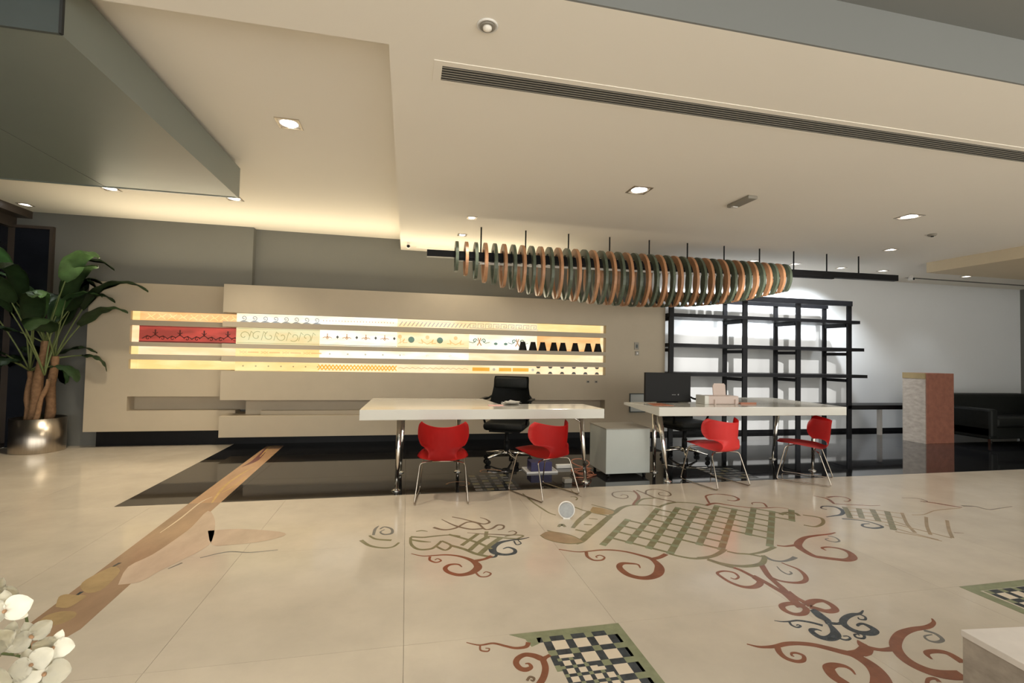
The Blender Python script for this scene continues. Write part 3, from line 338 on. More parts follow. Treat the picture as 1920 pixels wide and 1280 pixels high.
# ---------------------------------------------------------------- walls and ceiling
struct('wall_back', boxes([(-2.31, 13.3, 8.0, 8.3, -.1, 3.6), (-5.3, -2.31, 7.88, 8.3, -.1, 3.6)]), [M['wallgrey']])
struct('wall_back_white', B(4.22, 13.3, 7.985, 8.0, 0, 3.07), M['wallwhite']).name = 'wall_backing'
struct('wall_right', B(13.3, 13.5, -3, 8.3, -.1, 3.6), M['wallgrey'])
struct('baseboard_back', B(4.22, 13.3, 7.965, 7.985, 0.0, 0.06), M['blackmetal'])
wl = struct('wall_left', boxes([(-5.6, -5.3, -3, 0, -.1, 3.6), (-5.6, -5.3, 0, 8.3, 3.0, 3.6)]), M['frame_dark'])
win = struct('window_1', B(-5.40, -5.38, 0, 8.0, 0, 3.0), M['glass_dark'])
for y in (0.0, 2.0, 4.0, 6.0, 7.86): obj('window_frame', B(-5.38, -5.30, y, y+.06, 0, 3.0), M['frame_dark'], win)
obj('window_frame', B(-5.38, -5.30, 0, 7.92, 0, .06), M['frame_dark'], win)
win2 = struct('window_2', B(-5.3, -4.88, 7.86, 7.88, 0, 3.0), M['glass_dark'])
obj('window_frame', B(-4.88, -4.84, 7.83, 7.88, 0, 3.04), M['frame_dark'], win2)
obj('window_frame', B(-5.3, -4.88, 7.83, 7.88, 3.0, 3.04), M['frame_dark'], win2)
ceil = struct('ceiling', boxes([(-.14, 13.3, 2.13, 8.0, 3.07, 3.6), (-5.3, -.14, 2.13, 2.67, 3.07, 3.6), (-5.3, -.14, 2.67, 8.0, 3.24, 3.6)]), M['ceil'])
struct('ceiling_front', B(-5.3, 13.3, -3.0, 2.13, 3.34, 3.6), M['ceil_grey'])
struct('trim_1', B(-5.3, 13.3, 2.118, 2.13, 3.07, 3.34), M['ceil_grey'])  # fascia strip, its shade put into the grey colour
struct('trim_2', B(8.45, 13.3, 3.2, 6.32, 2.90, 3.07), M['bulk'])
struct('trim_3', B(-5.3, -5.12, 2.67, 7.88, 3.14, 3.24), M['frame_dark'])
struct('trim_4', B(0.10, 4.6, 7.66, 7.70, 3.045, 3.07), M['ceil'])

# hanging grey canopy (upper left)
t = thing('ceiling_canopy', 'large grey metal canopy box hanging under the ceiling at upper left', 'canopy')
obj('bottom_panel', B(-2.825, -1.70, 2.72, 5.22, 2.90, 2.915), M['canopy'], t)
obj('bottom_panel', B(-4.9, -2.832, 2.72, 5.22, 2.90, 2.915), M['canopy'], t)
obj('side_panel', B(-1.70, -1.68, 2.72, 5.24, 2.895, 3.20), M['canopy'], t)
obj('side_panel', B(-4.9, -1.70, 5.22, 5.24, 2.895, 3.20), M['canopy'], t)
obj('front_panel', B(-4.9, -1.68, 2.70, 2.718, 2.895, 3.20), M['canopy_dk'], t)['label'] = 'dark blue-grey front panel'
obj('frame', boxes([(-4.85, -1.72, 2.76, 5.18, 3.18, 3.239), (-1.685, -1.672, 2.695, 2.712, 2.895, 3.2)]), M['gap'], t)  # dark fill paints the shade in the gap below the ceiling

# ---------------------------------------------------------------- display wall with backlit friezes
dw = thing('display_wall', 'beige stepped display wall with four rows of glowing patterned friezes', 'display wall', (0, 7.6, 0))
def P(name, bm, m, smooth=False):
    o = obj(name, bm, m, dw, smooth); o.matrix_parent_inverse = Matrix.Translation((0, -7.6, 0)); return o
Z = [(1.90, 1.773), (1.70, 1.468), (1.408, 1.296), (1.221, 1.092)]
yb = 7.65
P('back_panel', boxes([(-4.28, -3.77, yb, 7.86, .225, 2.29), (-3.77, -2.3, yb, 7.86, 1.90, 2.29)]+
  [(-3.77, -2.40, yb, 7.86, b, a) for a, b in ((1.773, 1.70), (1.468, 1.408), (1.296, 1.221), (1.092, .708), (.507, .225))]+
  [(-3.77, -2.2, 7.84, 7.86, .5, .72)]), M['plaster'])
yf = 7.30
P('front_panel', boxes([(-2.49, 3.16, yf, 7.86, 1.90, 2.29), (-2.49, 3.16, yf, 7.86, .69, 1.092)]+
  [(-2.49, 3.16, yf, 7.86, b, a) for a, b in ((1.773, 1.70), (1.468, 1.408), (1.296, 1.221))]+
  [(3.16, 4.22, yf, 7.985, .165, 2.295), (-2.22, 3.16, 7.5, 7.86, .47, .69), (-2.0, 3.16, 7.42, 7.5, .47, .53)]), M['plaster'])
P('bottom_ledge', B(-2.49, 3.16, yf, 7.86, .178, .47), M['plaster'])
P('plinth', B(-4.2, 4.1, 7.80, 7.87, 0, .23), M['blackmetal'])
def glow(name, c, s, var=0.12, c2=None, sc=6):
    m = bpy.data.materials.new(name); m.use_nodes = True; n = m.node_tree.nodes; L = m.node_tree.links
    b = n['Principled BSDF']; b.inputs['Base Color'].default_value = (*[x*.12 for x in c], 1); b.inputs['Roughness'].default_value = 0.4
    g = n.new('ShaderNodeNewGeometry'); nz = n.new('ShaderNodeTexNoise'); nz.inputs['Scale'].default_value = sc; nz.inputs['Detail'].default_value = 4
    mp = n.new('ShaderNodeMapping'); mp.inputs['Scale'].default_value = (0.35, 1, 1.4)
    L.new(g.outputs['Position'], mp.inputs[0]); L.new(mp.outputs[0], nz.inputs[0])
    cr = n.new('ShaderNodeValToRGB'); cr.color_ramp.elements[0].position = .38; cr.color_ramp.elements[1].position = .64
    c2 = c2 or tuple(max(0, x*(1-var*3*k)) for x, k in zip(c, (0.1, .6, 1.4)))
    cr.color_ramp.elements[0].color = (*c2, 1); cr.color_ramp.elements[1].color = (*c, 1)
    L.new(nz.outputs['Fac'], cr.inputs[0]); L.new(cr.outputs[0], b.inputs['Emission Color']); b.inputs['Emission Strength'].default_value = s*1.12
    return m
G = {'white': glow('backlit_white', (1, .97, .86), 1.0, c2=(1, .84, .55)), 'cream': glow('backlit_cream', (1, .85, .56), .95, c2=(.98, .72, .36)),
     'yellow': glow('backlit_yellow', (1, .80, .36), .95, c2=(1, .66, .24)), 'orange': glow('backlit_orange', (1, .62, .28), .95, c2=(.95, .45, .15)),
     'red': glow('backlit_red', (.58, .075, .05), .9, c2=(.30, .045, .03)), 'sage': glow('backlit_sage', (.84, .78, .46), .9, c2=(.84, .66, .32)),
     'peach': glow('backlit_peach', (1, .80, .52), 1.0, c2=(1, .66, .34)), 'amber': glow('backlit_amber', (.90, .50, .04), .85),
     'ink': glow('print_blue_grey', (.40, .44, .48), .75), 'dk': glow('print_dark_red', (.10, .02, .015), .7), 'brown': glow('print_brown', (.58, .32, .16), .8),
     'grey': glow('print_dark_grey', (.07, .07, .055), .8), 'olive': glow('print_olive', (.48, .46, .24), .8), 'teal': glow('print_teal', (.14, .27, .21), .75),
     'paleor': glow('print_pale_orange', (1, .62, .28), .9), 'palegrey': glow('print_pale_grey', (.58, .55, .44), .85)}
XS = [-2.353, -1.245, -.149, .939, 2.03, 3.158]
rowcol = [['orange', 'white', 'white', 'cream', 'cream', 'yellow'], ['red', 'sage', 'white', 'cream', 'white', 'orange'],
          ['peach', 'yellow', 'white', 'white', 'peach', 'cream'], ['yellow', 'yellow', 'cream', 'peach', 'cream', 'peach']]
for r, (a, b) in enumerate(Z):
    P('frieze_panel', B(-3.765, -2.41, 7.70, 7.712, b, a), G[rowcol[r][0]])
    for k in range(5):
        P('frieze_panel', B(XS[k], XS[k+1], 7.42, 7.432, b, a), G[rowcol[r][k+1]])
    P('frieze_panel', B(3.11, 3.158, 7.405, 7.418, b, a), G['cream']); P('frieze_panel', B(-3.765, -3.68, 7.69, 7.699, b, a), G['peach' if r == 1 else 'yellow'])
P('niche_back', B(-2.49, -2.353, 7.72, 7.74, 1.09, 1.9), G['paleor'])
# printed motifs, thin appliques on the friezes
def plate(bm, pts, y, d=.003):  # polygon in x,z at depth y
    f = [bm.verts.new((p[0], y-d, p[1])) for p in pts]; bk = [bm.verts.new((p[0], y, p[1])) for p in pts]
    n = len(pts); bm.faces.new(f)
    for i in range(n): bm.faces.new((f[i], bk[i], bk[(i+1) % n], f[(i+1) % n]))
def line(bm, pts, wd, y):
    for a, b in zip(pts, pts[1:]):
        dx, dz = b[0]-a[0], b[1]-a[1]; l = math.hypot(dx, dz) or 1; nx, nz = -dz/l*wd/2, dx/l*wd/2; ex, ez = dx/l*wd*.3, dz/l*wd*.3
        plate(bm, [(a[0]+nx-ex, a[1]+nz-ez), (b[0]+nx+ex, b[1]+nz+ez), (b[0]-nx+ex, b[1]-nz+ez), (a[0]-nx-ex, a[1]-nz-ez)], y)
def disc(bm, x, z, r, y, n=14, sz=1): plate(bm, [(x+r*math.cos(2*PI*k/n), z+r*sz*math.sin(2*PI*k/n)) for k in range(n)], y)
def spiral(x, z, r, turns, a0, dirn=1, n=22):
    return [(x+r*(1-.8*k/n)*math.cos(a0+dirn*turns*2*PI*k/n), z+r*(1-.8*k/n)*math.sin(a0+dirn*turns*2*PI*k/n)) for k in range(n+1)]
yl = 7.699; yr = 7.419
def motif(f, m, stuff=None):
    bm = bmesh.new(); f(bm); P('frieze_motif', bm, m)
def m1(bm):
    for k in range(9):
        x = -3.6+k*.135; line(bm, [(x, 1.80), (x+.05, 1.84), (x+.10, 1.80)], .008, yl); line(bm, [(x+.02, 1.87), (x+.06, 1.83), (x+.11, 1.87)], .008, yl)
motif(m1, G['yellow'])
def m2(bm):
    for k in range(4):
        x = -3.48+k*.31; z = 1.57
        line(bm, [(x, z+.075), (x, z)], .018, yl); line(bm, [(x-.03, z+.04), (x, z+.015), (x+.03, z+.04)], .010, yl)
        line(bm, [(x-.16, z-.05), (x-.10, z-.01), (x-.05, z-.03), (x, z+.01), (x+.05, z-.03), (x+.10, z-.01), (x+.16, z-.05)], .012, yl)
        line(bm, spiral(x-.09, z-.045, .035, 1, 0), .008, yl); line(bm, spiral(x+.09, z-.045, .035, 1, PI, -1), .008, yl)
    line(bm, [(-3.68, 1.478), (-2.42, 1.478)], .014, yl); line(bm, [(-3.68, 1.692), (-2.42, 1.692)], .007, yl)
motif(m2, G['dk'])
def m3(bm):   # running waves
    for k in range(8):
        x = -2.26+k*.138; z = 1.832
        line(bm, spiral(x, z+.004, .038, 1.2, -PI*.6), .009, yr); plate(bm, [(x-.06, 1.776), (x+.075, 1.776), (x+.03, 1.795), (x-.02, 1.80)], yr)
motif(m3, G['ink'])
def m4(bm):
    for k in range(6):
        x = -2.25+k*.165
        line(bm, spiral(x, 1.585, .07, .9, k), .008, yr); line(bm, [(x+.06, 1.53), (x+.09, 1.65), (x+.12, 1.62)], .007, yr)
    line(bm, [(-2.34, 1.487), (-1.25, 1.487)], .006, yr); line(bm, [(-2.34, 1.688), (-1.25, 1.688)], .005, yr)
motif(m4, G['olive'])
def m5(bm):
    for k in range(4): plate(bm, [(-1.0+k*.27-.02, 1.60), (-1.0+k*.27, 1.575), (-1.0+k*.27+.02, 1.60), (-1.0+k*.27, 1.625)], yr)
    line(bm, [(-1.24, 1.482), (-.16, 1.482)], .006, yr)
motif(m5, G['grey'])
def m6(bm):
    for k in range(4):
        x = -1.14+k*.27; disc(bm, x, 1.60, .016, yr, 8); line(bm, [(x, 1.62), (x, 1.645)], .012, yr); line(bm, [(x-.06, 1.585), (x-.03, 1.60), (x, 1.57), (x+.03, 1.60), (x+.06, 1.585)], .009, yr)
    for k in range(24): disc(bm, -1.2+k*.043, 1.835, .007, yr, 6)
motif(m6, G['brown'])
def m7(bm):
    for k in range(2): disc(bm, .06+k*.43, 1.59, .047, yr, 16)
    line(bm, [(-.14, 1.484), (.93, 1.484)], .006, yr)
motif(m7, G['teal'])
def m8(bm):
    for k in range(3):
        x = -.13+k*.43
        disc(bm, x+(.02 if k == 0 else 0), 1.632, .03, yr, 12); 
        for s in (-1, 1): line(bm, [(x, 1.53), (x+s*.06, 1.56), (x+s*.09, 1.60), (x+s*.07, 1.54), (x+s*.13, 1.545)] if not (k == 0 and s < 0) else [(x+.03, 1.53), (x+.03, 1.60)], .010, yr)
motif(m8, G['paleor'])
def m9(bm):
    for k in range(18): plate(bm, [(-.13+k*.06, 1.795), (-.085+k*.06, 1.86), (-.065+k*.06, 1.86), (-.11+k*.06, 1.795)], yr)
    line(bm, [(-.14, 1.868), (.93, 1.868)], .004, yr)
    for k in range(9):
        x = .95+k*.122; line(bm, [(x, 1.795), (x, 1.865), (x+.09, 1.865), (x+.09, 1.815), (x+.045, 1.815), (x+.045, 1.84), (x+.068, 1.84)], .010, yr)
        line(bm, [(x, 1.797), (x+.122, 1.797)], .010, yr)
motif(m9, G['palegrey'])
def m10(bm):
    for x, s in ((1.0, 1), (1.20, -1), (1.62, 1), (1.82, -1)):
        line(bm, spiral(x+.03*s, 1.60, .035, 1.1, 0 if s > 0 else PI, s), .012, yr); line(bm, [(x-s*.06, 1.58), (x, 1.565), (x+s*.03, 1.58)], .009, yr)
    for x in (1.36, 1.52): disc(bm, x, 1.56, .03, yr, 8, .7)
motif(m10, G['teal'])
def m11(bm):
    for x in (1.10, 1.71): line(bm, [(x-.03, 1.53), (x, 1.58), (x-.02, 1.64)], .016, yr); line(bm, [(x+.03, 1.53), (x, 1.58), (x+.02, 1.64)], .016, yr)
motif(m11, G['brown'])
def m12(bm):
    for k in range(4):
        x = -2.30+k*.28; line(bm, [(x, 1.37), (x+.05, 1.34), (x+.09, 1.37)], .008, yr); line(bm, [(x, 1.34), (x+.05, 1.37), (x+.09, 1.34)], .008, yr); line(bm, [(x+.11, 1.355), (x+.24, 1.355)], .018, yr)
motif(m12, G['paleor'])
def m13(bm):
    for k in range(7): disc(bm, -2.25+k*.165, 1.16, .012, yr, 6)
    for k in range(12): line(bm, [(-.12+k*.088, 1.155), (-.09+k*.088, 1.17), (-.05+k*.088, 1.155), (-.035+k*.088, 1.15)], .007, yr)
motif(m13, G['olive'])
def m14(bm):
    for k in range(11):
        x = -1.20+k*.10; line(bm, [(x-.05, 1.12), (x, 1.19), (x+.05, 1.12)], .015, yr); line(bm, [(x-.05, 1.19), (x, 1.12), (x+.05, 1.19)], .015, yr)
    for a, b in ((1.0, 1.27), (1.42, 1.62), (1.64, 1.9)): plate(bm, [(a, 1.13), (b, 1.13), (b, 1.185), (a, 1.185)], yr)
motif(m14, G['amber'])
def m15(bm):
    for x in (1.34, 1.97): disc(bm, x, 1.158, .022, yr, 10)
    for k in range(5): disc(bm, -1.1+k*.25, 1.352, .014, yr, 6)
    for k in range(3): line(bm, spiral(-.05+k*.35, 1.35, .02, .9, 0), .004, yr)
motif(m15, G['palegrey'])
def m16(bm):
    for k in range(6):
        x = 2.06+k*.2
        for z in (1.115, 1.20):
            plate(bm, [(x-.04, z-.018), (x+.04, z-.018), (x+.018, z+.018), (x-.018, z+.018)] if z < 1.15 else [(x-.018, z-.015), (x+.018, z-.015), (x+.04, z+.015), (x-.04, z+.015)], yr)
motif(m16, G['grey'])
def m17(bm):
    for k in range(5): disc(bm, 2.16+k*.2, 1.158, .055, yr-.003, 14, .75)
    for k in range(5): disc(bm, 2.10+k*.21, 1.352, .035, yr-.003, 10, .9)
motif(m17, G['cream'])
# small black pots standing in the second row
for k, x in enumerate([1.782, 1.948, 2.106, 2.292, 2.444, 2.652, 2.876, 3.043]):
    bm = bmesh.new(); lathe(bm, [(.066, 0), (.066, .006), (.038, .125), (.038, .135), (.033, .135), (.033, .12)], 20)
    o = obj('tapered_pot', bm, M['dark'], loc=(x, 7.352, 1.468), smooth=False)
    n = ['leftmost', 'second from left', 'third from left', 'fourth from left', 'fifth from left', 'sixth from left', 'seventh from left', 'rightmost'][k]
    tag(o, 'small black tapered pot in the glowing niche, %s of the eight' % n, 'pot', 'black pots in the display wall niche')
t = thing('wall_outlet_box', 'square recessed grey wall box low on the display wall behind the right desk', 'wall box', (3.725, 7.30, .645))
obj('frame', boxes([(-.14, .14, -.02, 0, .14, .155), (-.14, .14, -.02, 0, -.155, -.14), (-.14, -.125, -.02, 0, -.14, .14), (.125, .14, -.02, 0, -.14, .14)]), M['canopy_dk'], t)
obj('cover', B(-.125, .125, -.01, 0, -.14, .14), M['cab'], t)
for i, (x, z, wd, hh, lb) in enumerate([(3.70, 1.58, .08, .12, 'pale upper switch plate with dark display on the display wall right end'), (3.71, 1.46, .065, .07, 'small lower switch plate under the other on the display wall right end')]):
    t = thing('switch_plate', lb, 'switch', (x, 7.30, z)); obj('plate', B(-wd/2, wd/2, -.012, 0, -hh/2, hh/2, bev=.003), M['plug'], t)
    obj('button', B(-wd/5, wd/5, -.016, -.012, -hh/4, hh/5), M['canopy_dk'] if i == 0 else M['whitemat'], t)
for x, z, lb in ((2.86, .985, 'tiny dark socket, left of two, below the friezes near their right end'), (3.00, .985, 'tiny dark socket, right of two, below the friezes near their right end')):
    t = thing('wall_socket', lb, 'socket', (x, 7.30, z)); obj('plate', B(-.025, .025, -.006, 0, -.018, .018), M['plug'], t); obj('hole', B(-.010, .010, -.008, -.006, -.008, .008), M['dark'], t)

# ---------------------------------------------------------------- shelving
sh = thing('shelving_unit', 'tall black open shelving unit against the white wall', 'shelving', (6.1, 7.45, 0))
def S(name, *a, **k):
    o = obj(name, B(*a, **k), M['blackmetal'], sh); o.matrix_parent_inverse = Matrix.Translation((-6.1, -7.45, 0)); return o
for x in (4.27, 5.67, 6.75, 7.84):
    S('post', x-.042, x+.042, 7.18, 7.22, 0, 2.46, bev=.003); S('post', x-.038, x+.038, 7.71, 7.75, 0, 2.46, bev=.003)
    for z in (2.02, 1.50, 1.02, .53): S('bracket', x-.04, x+.04, 7.24, 7.69, z, z+.055)
for z, x1 in ((2.07, 8.05), (1.572, 8.14), (1.088, 8.21)): S('shelf', 4.225, x1, 7.165, 7.75, z+.01, z+.068, bev=.002)
S('top_beam', 4.225, 7.89, 7.17, 7.25, 2.40, 2.49, bev=.002); S('top_beam', 4.225, 7.89, 7.69, 7.75, 2.40, 2.49)
S('bottom_shelf', 4.225, 7.89, 7.18, 7.75, .54, .60)
bench = thing('low_ledge', 'long low black ledge on white legs beside the shelving', 'ledge', (8.9, 7.45, 0))
def Q(name, bm, m, par, loc): o = obj(name, bm, m, par); o.matrix_parent_inverse = Matrix.Translation((-loc[0], -loc[1], -loc[2])); return o
Q('top', B(7.90, 9.95, 7.28, 7.72, .515, .595, bev=.003), M['blackmetal'], bench, (8.9, 7.45, 0))
for x in (8.93, 9.85): Q('leg', B(x-.03, x+.03, 7.52, 7.58, 0, .515), M['whitemat'], bench, (8.9, 7.45, 0))
t = thing('reception_plinth', 'red-brown stone plinth with pale side at far right', 'plinth', (9.1, 6.8, 0))
L0 = (9.1, 6.8, 0)
Q('block', B(8.81, 9.42, 6.6, 7.0, 0, 1.22, bev=.004), M['redstone'], t, L0)
Q('side_panel', B(8.795, 8.81, 6.61, 7.0, 0, 1.12), M['stone_side'], t, L0)['label'] = 'pale grey side panel'
Q('side_band', B(8.79, 8.81, 6.61, 7.0, 1.12, 1.22), M['ochre'], t, L0)['label'] = 'ochre top band of the side'
def sofa(x, y, wd, lb):
    t = thing('sofa', lb, 'sofa', (x, y, 0)); h = wd/2
    obj('base', B(-h, h, 0, .8, .10, .30, bev=.02), M['leather'], t); obj('backrest', B(-h, h, .62, .86, .28, .84, bev=.05), M['leather'], t)
    for k in (0, 1): obj('seat_cushion', B(-h+.16+k*(wd-.32)/2+.005, -h+.16+(k+1)*(wd-.32)/2-.005, -.01, .64, .30, .46, bev=.04), M['leather'], t)
    for s in (-1, 1): obj('armrest', B(min(s*h, s*(h-.17)), max(s*h, s*(h-.17)), -.02, .82, .12, .62, bev=.04), M['leather'], t)
    for sx in (-1, 1):
        for y0 in (.06, .74): obj('leg', B(sx*(h-.1)-.02, sx*(h-.1)+.02, y0-.02, y0+.02, 0, .11), M['chrome'], t)
sofa(10.85, 6.35, 2.0, 'black leather sofa right of the red-brown plinth')
sofa(12.3, 5.3, 1.9, 'black leather sofa at the right edge of the room')
t = thing('coffee_table', 'low dark table with chrome ornament on it in front of sofas', 'table', (10.6, 5.75, 0))
obj('top', B(-.5, .5, -.3, .3, .34, .38, bev=.005), M['blackmetal'], t)
for sx in (-1, 1):
    for sy in (-1, 1): obj('leg', B(sx*.45-.02, sx*.45+.02, sy*.25-.02, sy*.25+.02, 0, .34), M['blackmetal'], t)
t = thing('ornament', 'small chrome sculpture with upright stem on the low dark table', 'ornament', (10.45, 5.7, .38))
bm = bmesh.new(); lathe(bm, [(.09, 0), (.10, .015), (.05, .04), (.012, .05)], 18); obj('base', bm, M['chrome'], t, True)
bm = bmesh.new(); tube(bm, [(0, 0, .03), (-.01, 0, .09), (.02, 0, .14), (.0, 0, .19)], [.014, .02, .012, .006], 8); obj('stem', bm, M['chrome'], t, True)

# ---------------------------------------------------------------- desks
def desk(name_label, poly, tz, legs, braces, loc):
    t = thing('desk', name_label, 'desk', loc)
    bm = bmesh.new(); prism(bm, [(p[0]-loc[0], p[1]-loc[1]) for p in poly], .745, .845, tz)
    es = [e for e in bm.edges]; bmesh.ops.bevel(bm, geom=es, offset=.003, segments=1, affect='EDGES')
    obj('tabletop', bm, M['white'], t)
    for (bx, by, tx, ty) in legs:
        zt = .745
        for (p, z) in zip(poly, tz): pass
        bm = bmesh.new(); cyl(bm, (bx-loc[0], by-loc[1], .012), (tx-loc[0], ty-loc[1], zt+.01), .017, .030, 16); lg = obj('leg', bm, M['chrome'], t, True)
        bm = bmesh.new(); lathe(bm, [(.045, 0), (.045, .008), (.02, .02)], 20, (bx-loc[0], by-loc[1], 0)); obj('foot', bm, M['chrome'], lg, True)
    for a, b in braces:
        bm = bmesh.new(); cyl(bm, [a[i]-loc[i] for i in range(3)], [b[i]-loc[i] for i in range(3)], .010, n=10); obj('brace', bm, M['chrome'], t, True)
desk('long white desk with chrome legs nearer the glowing display wall, two red chairs in front',
     [(-.42, 4.70), (2.03, 4.70), (1.98, 5.20), (1.0, 5.20), (.92, 5.84), (-.38, 5.92)], [.745, .745, .765, .765, .785, .785],
     [(-.07, 4.99, -.05, 4.97), (-.04, 5.74, -.02, 5.70), (1.96, 5.03, 1.88, 4.99), (.62, 5.70, .62, 5.68)],
     [((1.90, 5.0, .66), (1.74, 4.98, .745)), ((-.05, 4.97, .70), (.02, 4.97, .745))], (.8, 5.2, 0))
desk('long white desk with chrome legs beside the black shelving, monitor on its left end',
     [(2.73, 4.83), (5.17, 4.78), (5.20, 6.05), (4.33, 6.05), (4.02, 5.40), (2.58, 5.40)], [.745, .745, .785, .785, .80, .815],
     [(2.90, 4.93, 2.84, 5.02), (2.97, 5.36, 2.95, 5.33), (5.05, 5.15, 5.02, 5.10), (5.06, 5.84, 5.10, 5.78)],
     [((2.88, 4.97, .42), (2.96, 5.34, .62)), ((5.09, 5.80, .66), (4.92, 5.78, .79))], (3.9, 5.2, 0))

# ---------------------------------------------------------------- red shell chairs
def red_chair_meshes():
    # shell profile: (y forward, z, half width, curl, corner lift); y forward, origin under the seat
    prof = [(.27, .415, .05, 0, 0), (.265, .430, .13, .0, 0), (.23, .440, .175, -.010, 0), (.15, .436, .205, -.004, 0), (.05, .420, .225, .008, 0), (-.04, .402, .238, .018, 0), (-.11, .388, .236, .024, 0),
            (-.155, .382, .195, .020, 0), (-.190, .392, .140, .012, 0), (-.212, .418, .132, .016, 0), (-.222, .452, .142, .040, 0), (-.228, .485, .200, .10, 0), (-.233, .525, .252, .16, 0), (-.238, .58, .280, .20, 0),
            (-.243, .64, .284, .21, .006), (-.248, .685, .272, .20, .020), (-.252, .708, .240, .17, .032)]
    Pn = crom([list(p) for p in prof], 3); nt = 13
    bm = bmesh.new(); g = []
    for i, (y, z, hw, cu, li) in enumerate(Pn):
        row = []
        back = min(1, max(0, (z-.41)/.10)) if y < -.1 else 0
        for k in range(nt):
            u = -1+2*k/(nt-1)
            yy = y+cu*back*abs(u)**2.0
            zz = z+li*abs(u)**2+(cu*abs(u)**2*(1-back))
            row.append(bm.verts.new((hw*u*(1-.14*back*abs(u)**2), yy, zz)))
        g.append(row)
    for a, b in zip(g, g[1:]):
        for k in range(nt-1): bm.faces.new((a[k], a[k+1], b[k+1], b[k]))
    r = bmesh.ops.solidify(bm, geom=list(bm.faces), thickness=.011)
    shell = mesh_from(bm, 'shell', M['red'], True)
    frames = []
    for s in (-1, 1):
        bm = bmesh.new()
        pts = fillet([(s*.11, .10, .408), (s*.20, .18, .395), (s*.235, .27, .010), (s*.245, -.27, .010), (s*.21, -.15, .358), (s*.10, -.10, .366)], .035)
        tube(bm, pts, .0065, 8); frames.append(mesh_from(bm, 'sled_leg', M['chromedim'], True))
    bm = bmesh.new(); tube(bm, [(-.11, .10, .405), (.11, .10, .405)], .0075, 8); tube(bm, [(-.10, -.10, .364), (.10, -.10, .364)], .0075, 8)
    cross = mesh_from(bm, 'cross_bar', M['chromedim'], True)
    return shell, frames, cross
shell, frames, cross = red_chair_meshes()
def red_chair(x, y, rz, lb):
    t = thing('shell_chair', lb, 'chair', (x, y, 0), rz, 'red shell chairs at the desks')
    obj('shell', shell, None, t).scale = (1.0, 1.06, 1)
    for f in frames: obj('sled_leg', f, None, t)
    obj('cross_bar', cross, None, t)
    return t
red_chair(.37, 4.72, math.radians(-6), 'red shell chair seen from behind, leftmost, at the left desk')
red_chair(1.38, 4.70, math.radians(26), 'red shell chair at the right half of the left desk')
red_chair(3.40, 4.80, math.radians(13), 'dark red shell chair left of the two at the right desk')
red_chair(4.60, 4.80, math.radians(42), 'bright red shell chair, rightmost, at the right desk')

# ---------------------------------------------------------------- office chairs
def office_chair(x, y, rz, lb):
    t = thing('office_chair', lb, 'chair', (x, y, 0), rz, 'black leather office chairs')   # faces -y
    def cushion(name, prof, wd, th, bulge):
        bm = bmesh.new(); n = 9; Pn = crom([list(p) for p in prof], 3); g = []
        for (yy, zz, hw) in Pn: g.append([bm.verts.new((hw*(-1+2*k/(n-1)), yy-bulge*abs(-1+2*k/(n-1))**2.5, zz)) for k in range(n)])
        for a, b in zip(g, g[1:]):
            for k in range(n-1): bm.faces.new((a[k], a[k+1], b[k+1], b[k]))
        bmesh.ops.solidify(bm, geom=list(bm.faces), thickness=th)
        o = obj(name, bm, M['leather'], t, True)
        bv = o.modifiers.new('b', 'BEVEL'); bv.width = .02; bv.segments = 3; bv.limit_method = 'ANGLE'
        return o
    cushion('backrest', [(.18, .50, .25), (.24, .60, .295), (.255, .72, .29), (.26, .85, .262), (.275, .96, .242), (.29, 1.06, .240), (.30, 1.10, .232)], .5, .07, .06)
    obj('headrest_pad', B(-.222, .222, .185, .25, .94, 1.085, bev=.025), M['leather'], t, True)
    o = obj('seat', B(-.26, .26, -.27, .26, .43, .53, bev=.04), M['leather'], t, True)
    obj('seat_pan', B(-.20, .20, -.18, .20, .40, .435, bev=.01), M['dark'], t)
    for s in (-1, 1):
        bm = bmesh.new(); pts = fillet([(s*.23, .25, .86), (s*.30, .16, .80), (s*.33, -.14, .80), (s*.32, -.20, .76), (s*.27, -.10, .50)], .05)
        tube(bm, pts, .014, 8); ar = obj('armrest', bm, M['leather'], t, True)
        obj('arm_pad', B(min(s*.29, s*.345), max(s*.29, s*.345), -.16, .14, .80, .822, bev=.01), M['leather'], ar)
    bm = bmesh.new(); cyl(bm, (0, 0, .13), (0, 0, .42), .026, .026, 16); cyl(bm, (0, 0, .13), (0, 0, .27), .036, .036, 16); obj('gas_lift', bm, M['dark'], t, True)
    bm = bmesh.new(); lathe(bm, [(.05, .09), (.05, .14), (.03, .15)], 16); hub = obj('base_hub', bm, M['chrome'], t, True)
    for k in range(5):
        a = 2*PI*k/5+.3; c, s_ = math.cos(a), math.sin(a)
        bm = bmesh.new(); tube(bm, [(.03*c, .03*s_, .125), (.15*c, .15*s_, .115), (.31*c, .31*s_, .085)], [.022, .018, .012], 8); obj('base_arm', bm, M['chrome'], t, True)
        q = Vector((-s_, c, 0))
        bm = bmesh.new(); ce = Vector((.31*c, .31*s_, .03))
        cyl(bm, ce-q*.028, ce-q*.008, .03, n=14); cyl(bm, ce+q*.008, ce+q*.028, .03, n=14); cyl(bm, ce, (.31*c, .31*s_, .09), .008, n=8)
        obj('caster', bm, M['dark'], t)
    return t
office_chair(1.30, 6.15, math.radians(-24), 'black leather office chair behind the left desk')
office_chair(3.83, 6.08, math.radians(8), 'black leather office chair behind the monitor at the right desk')

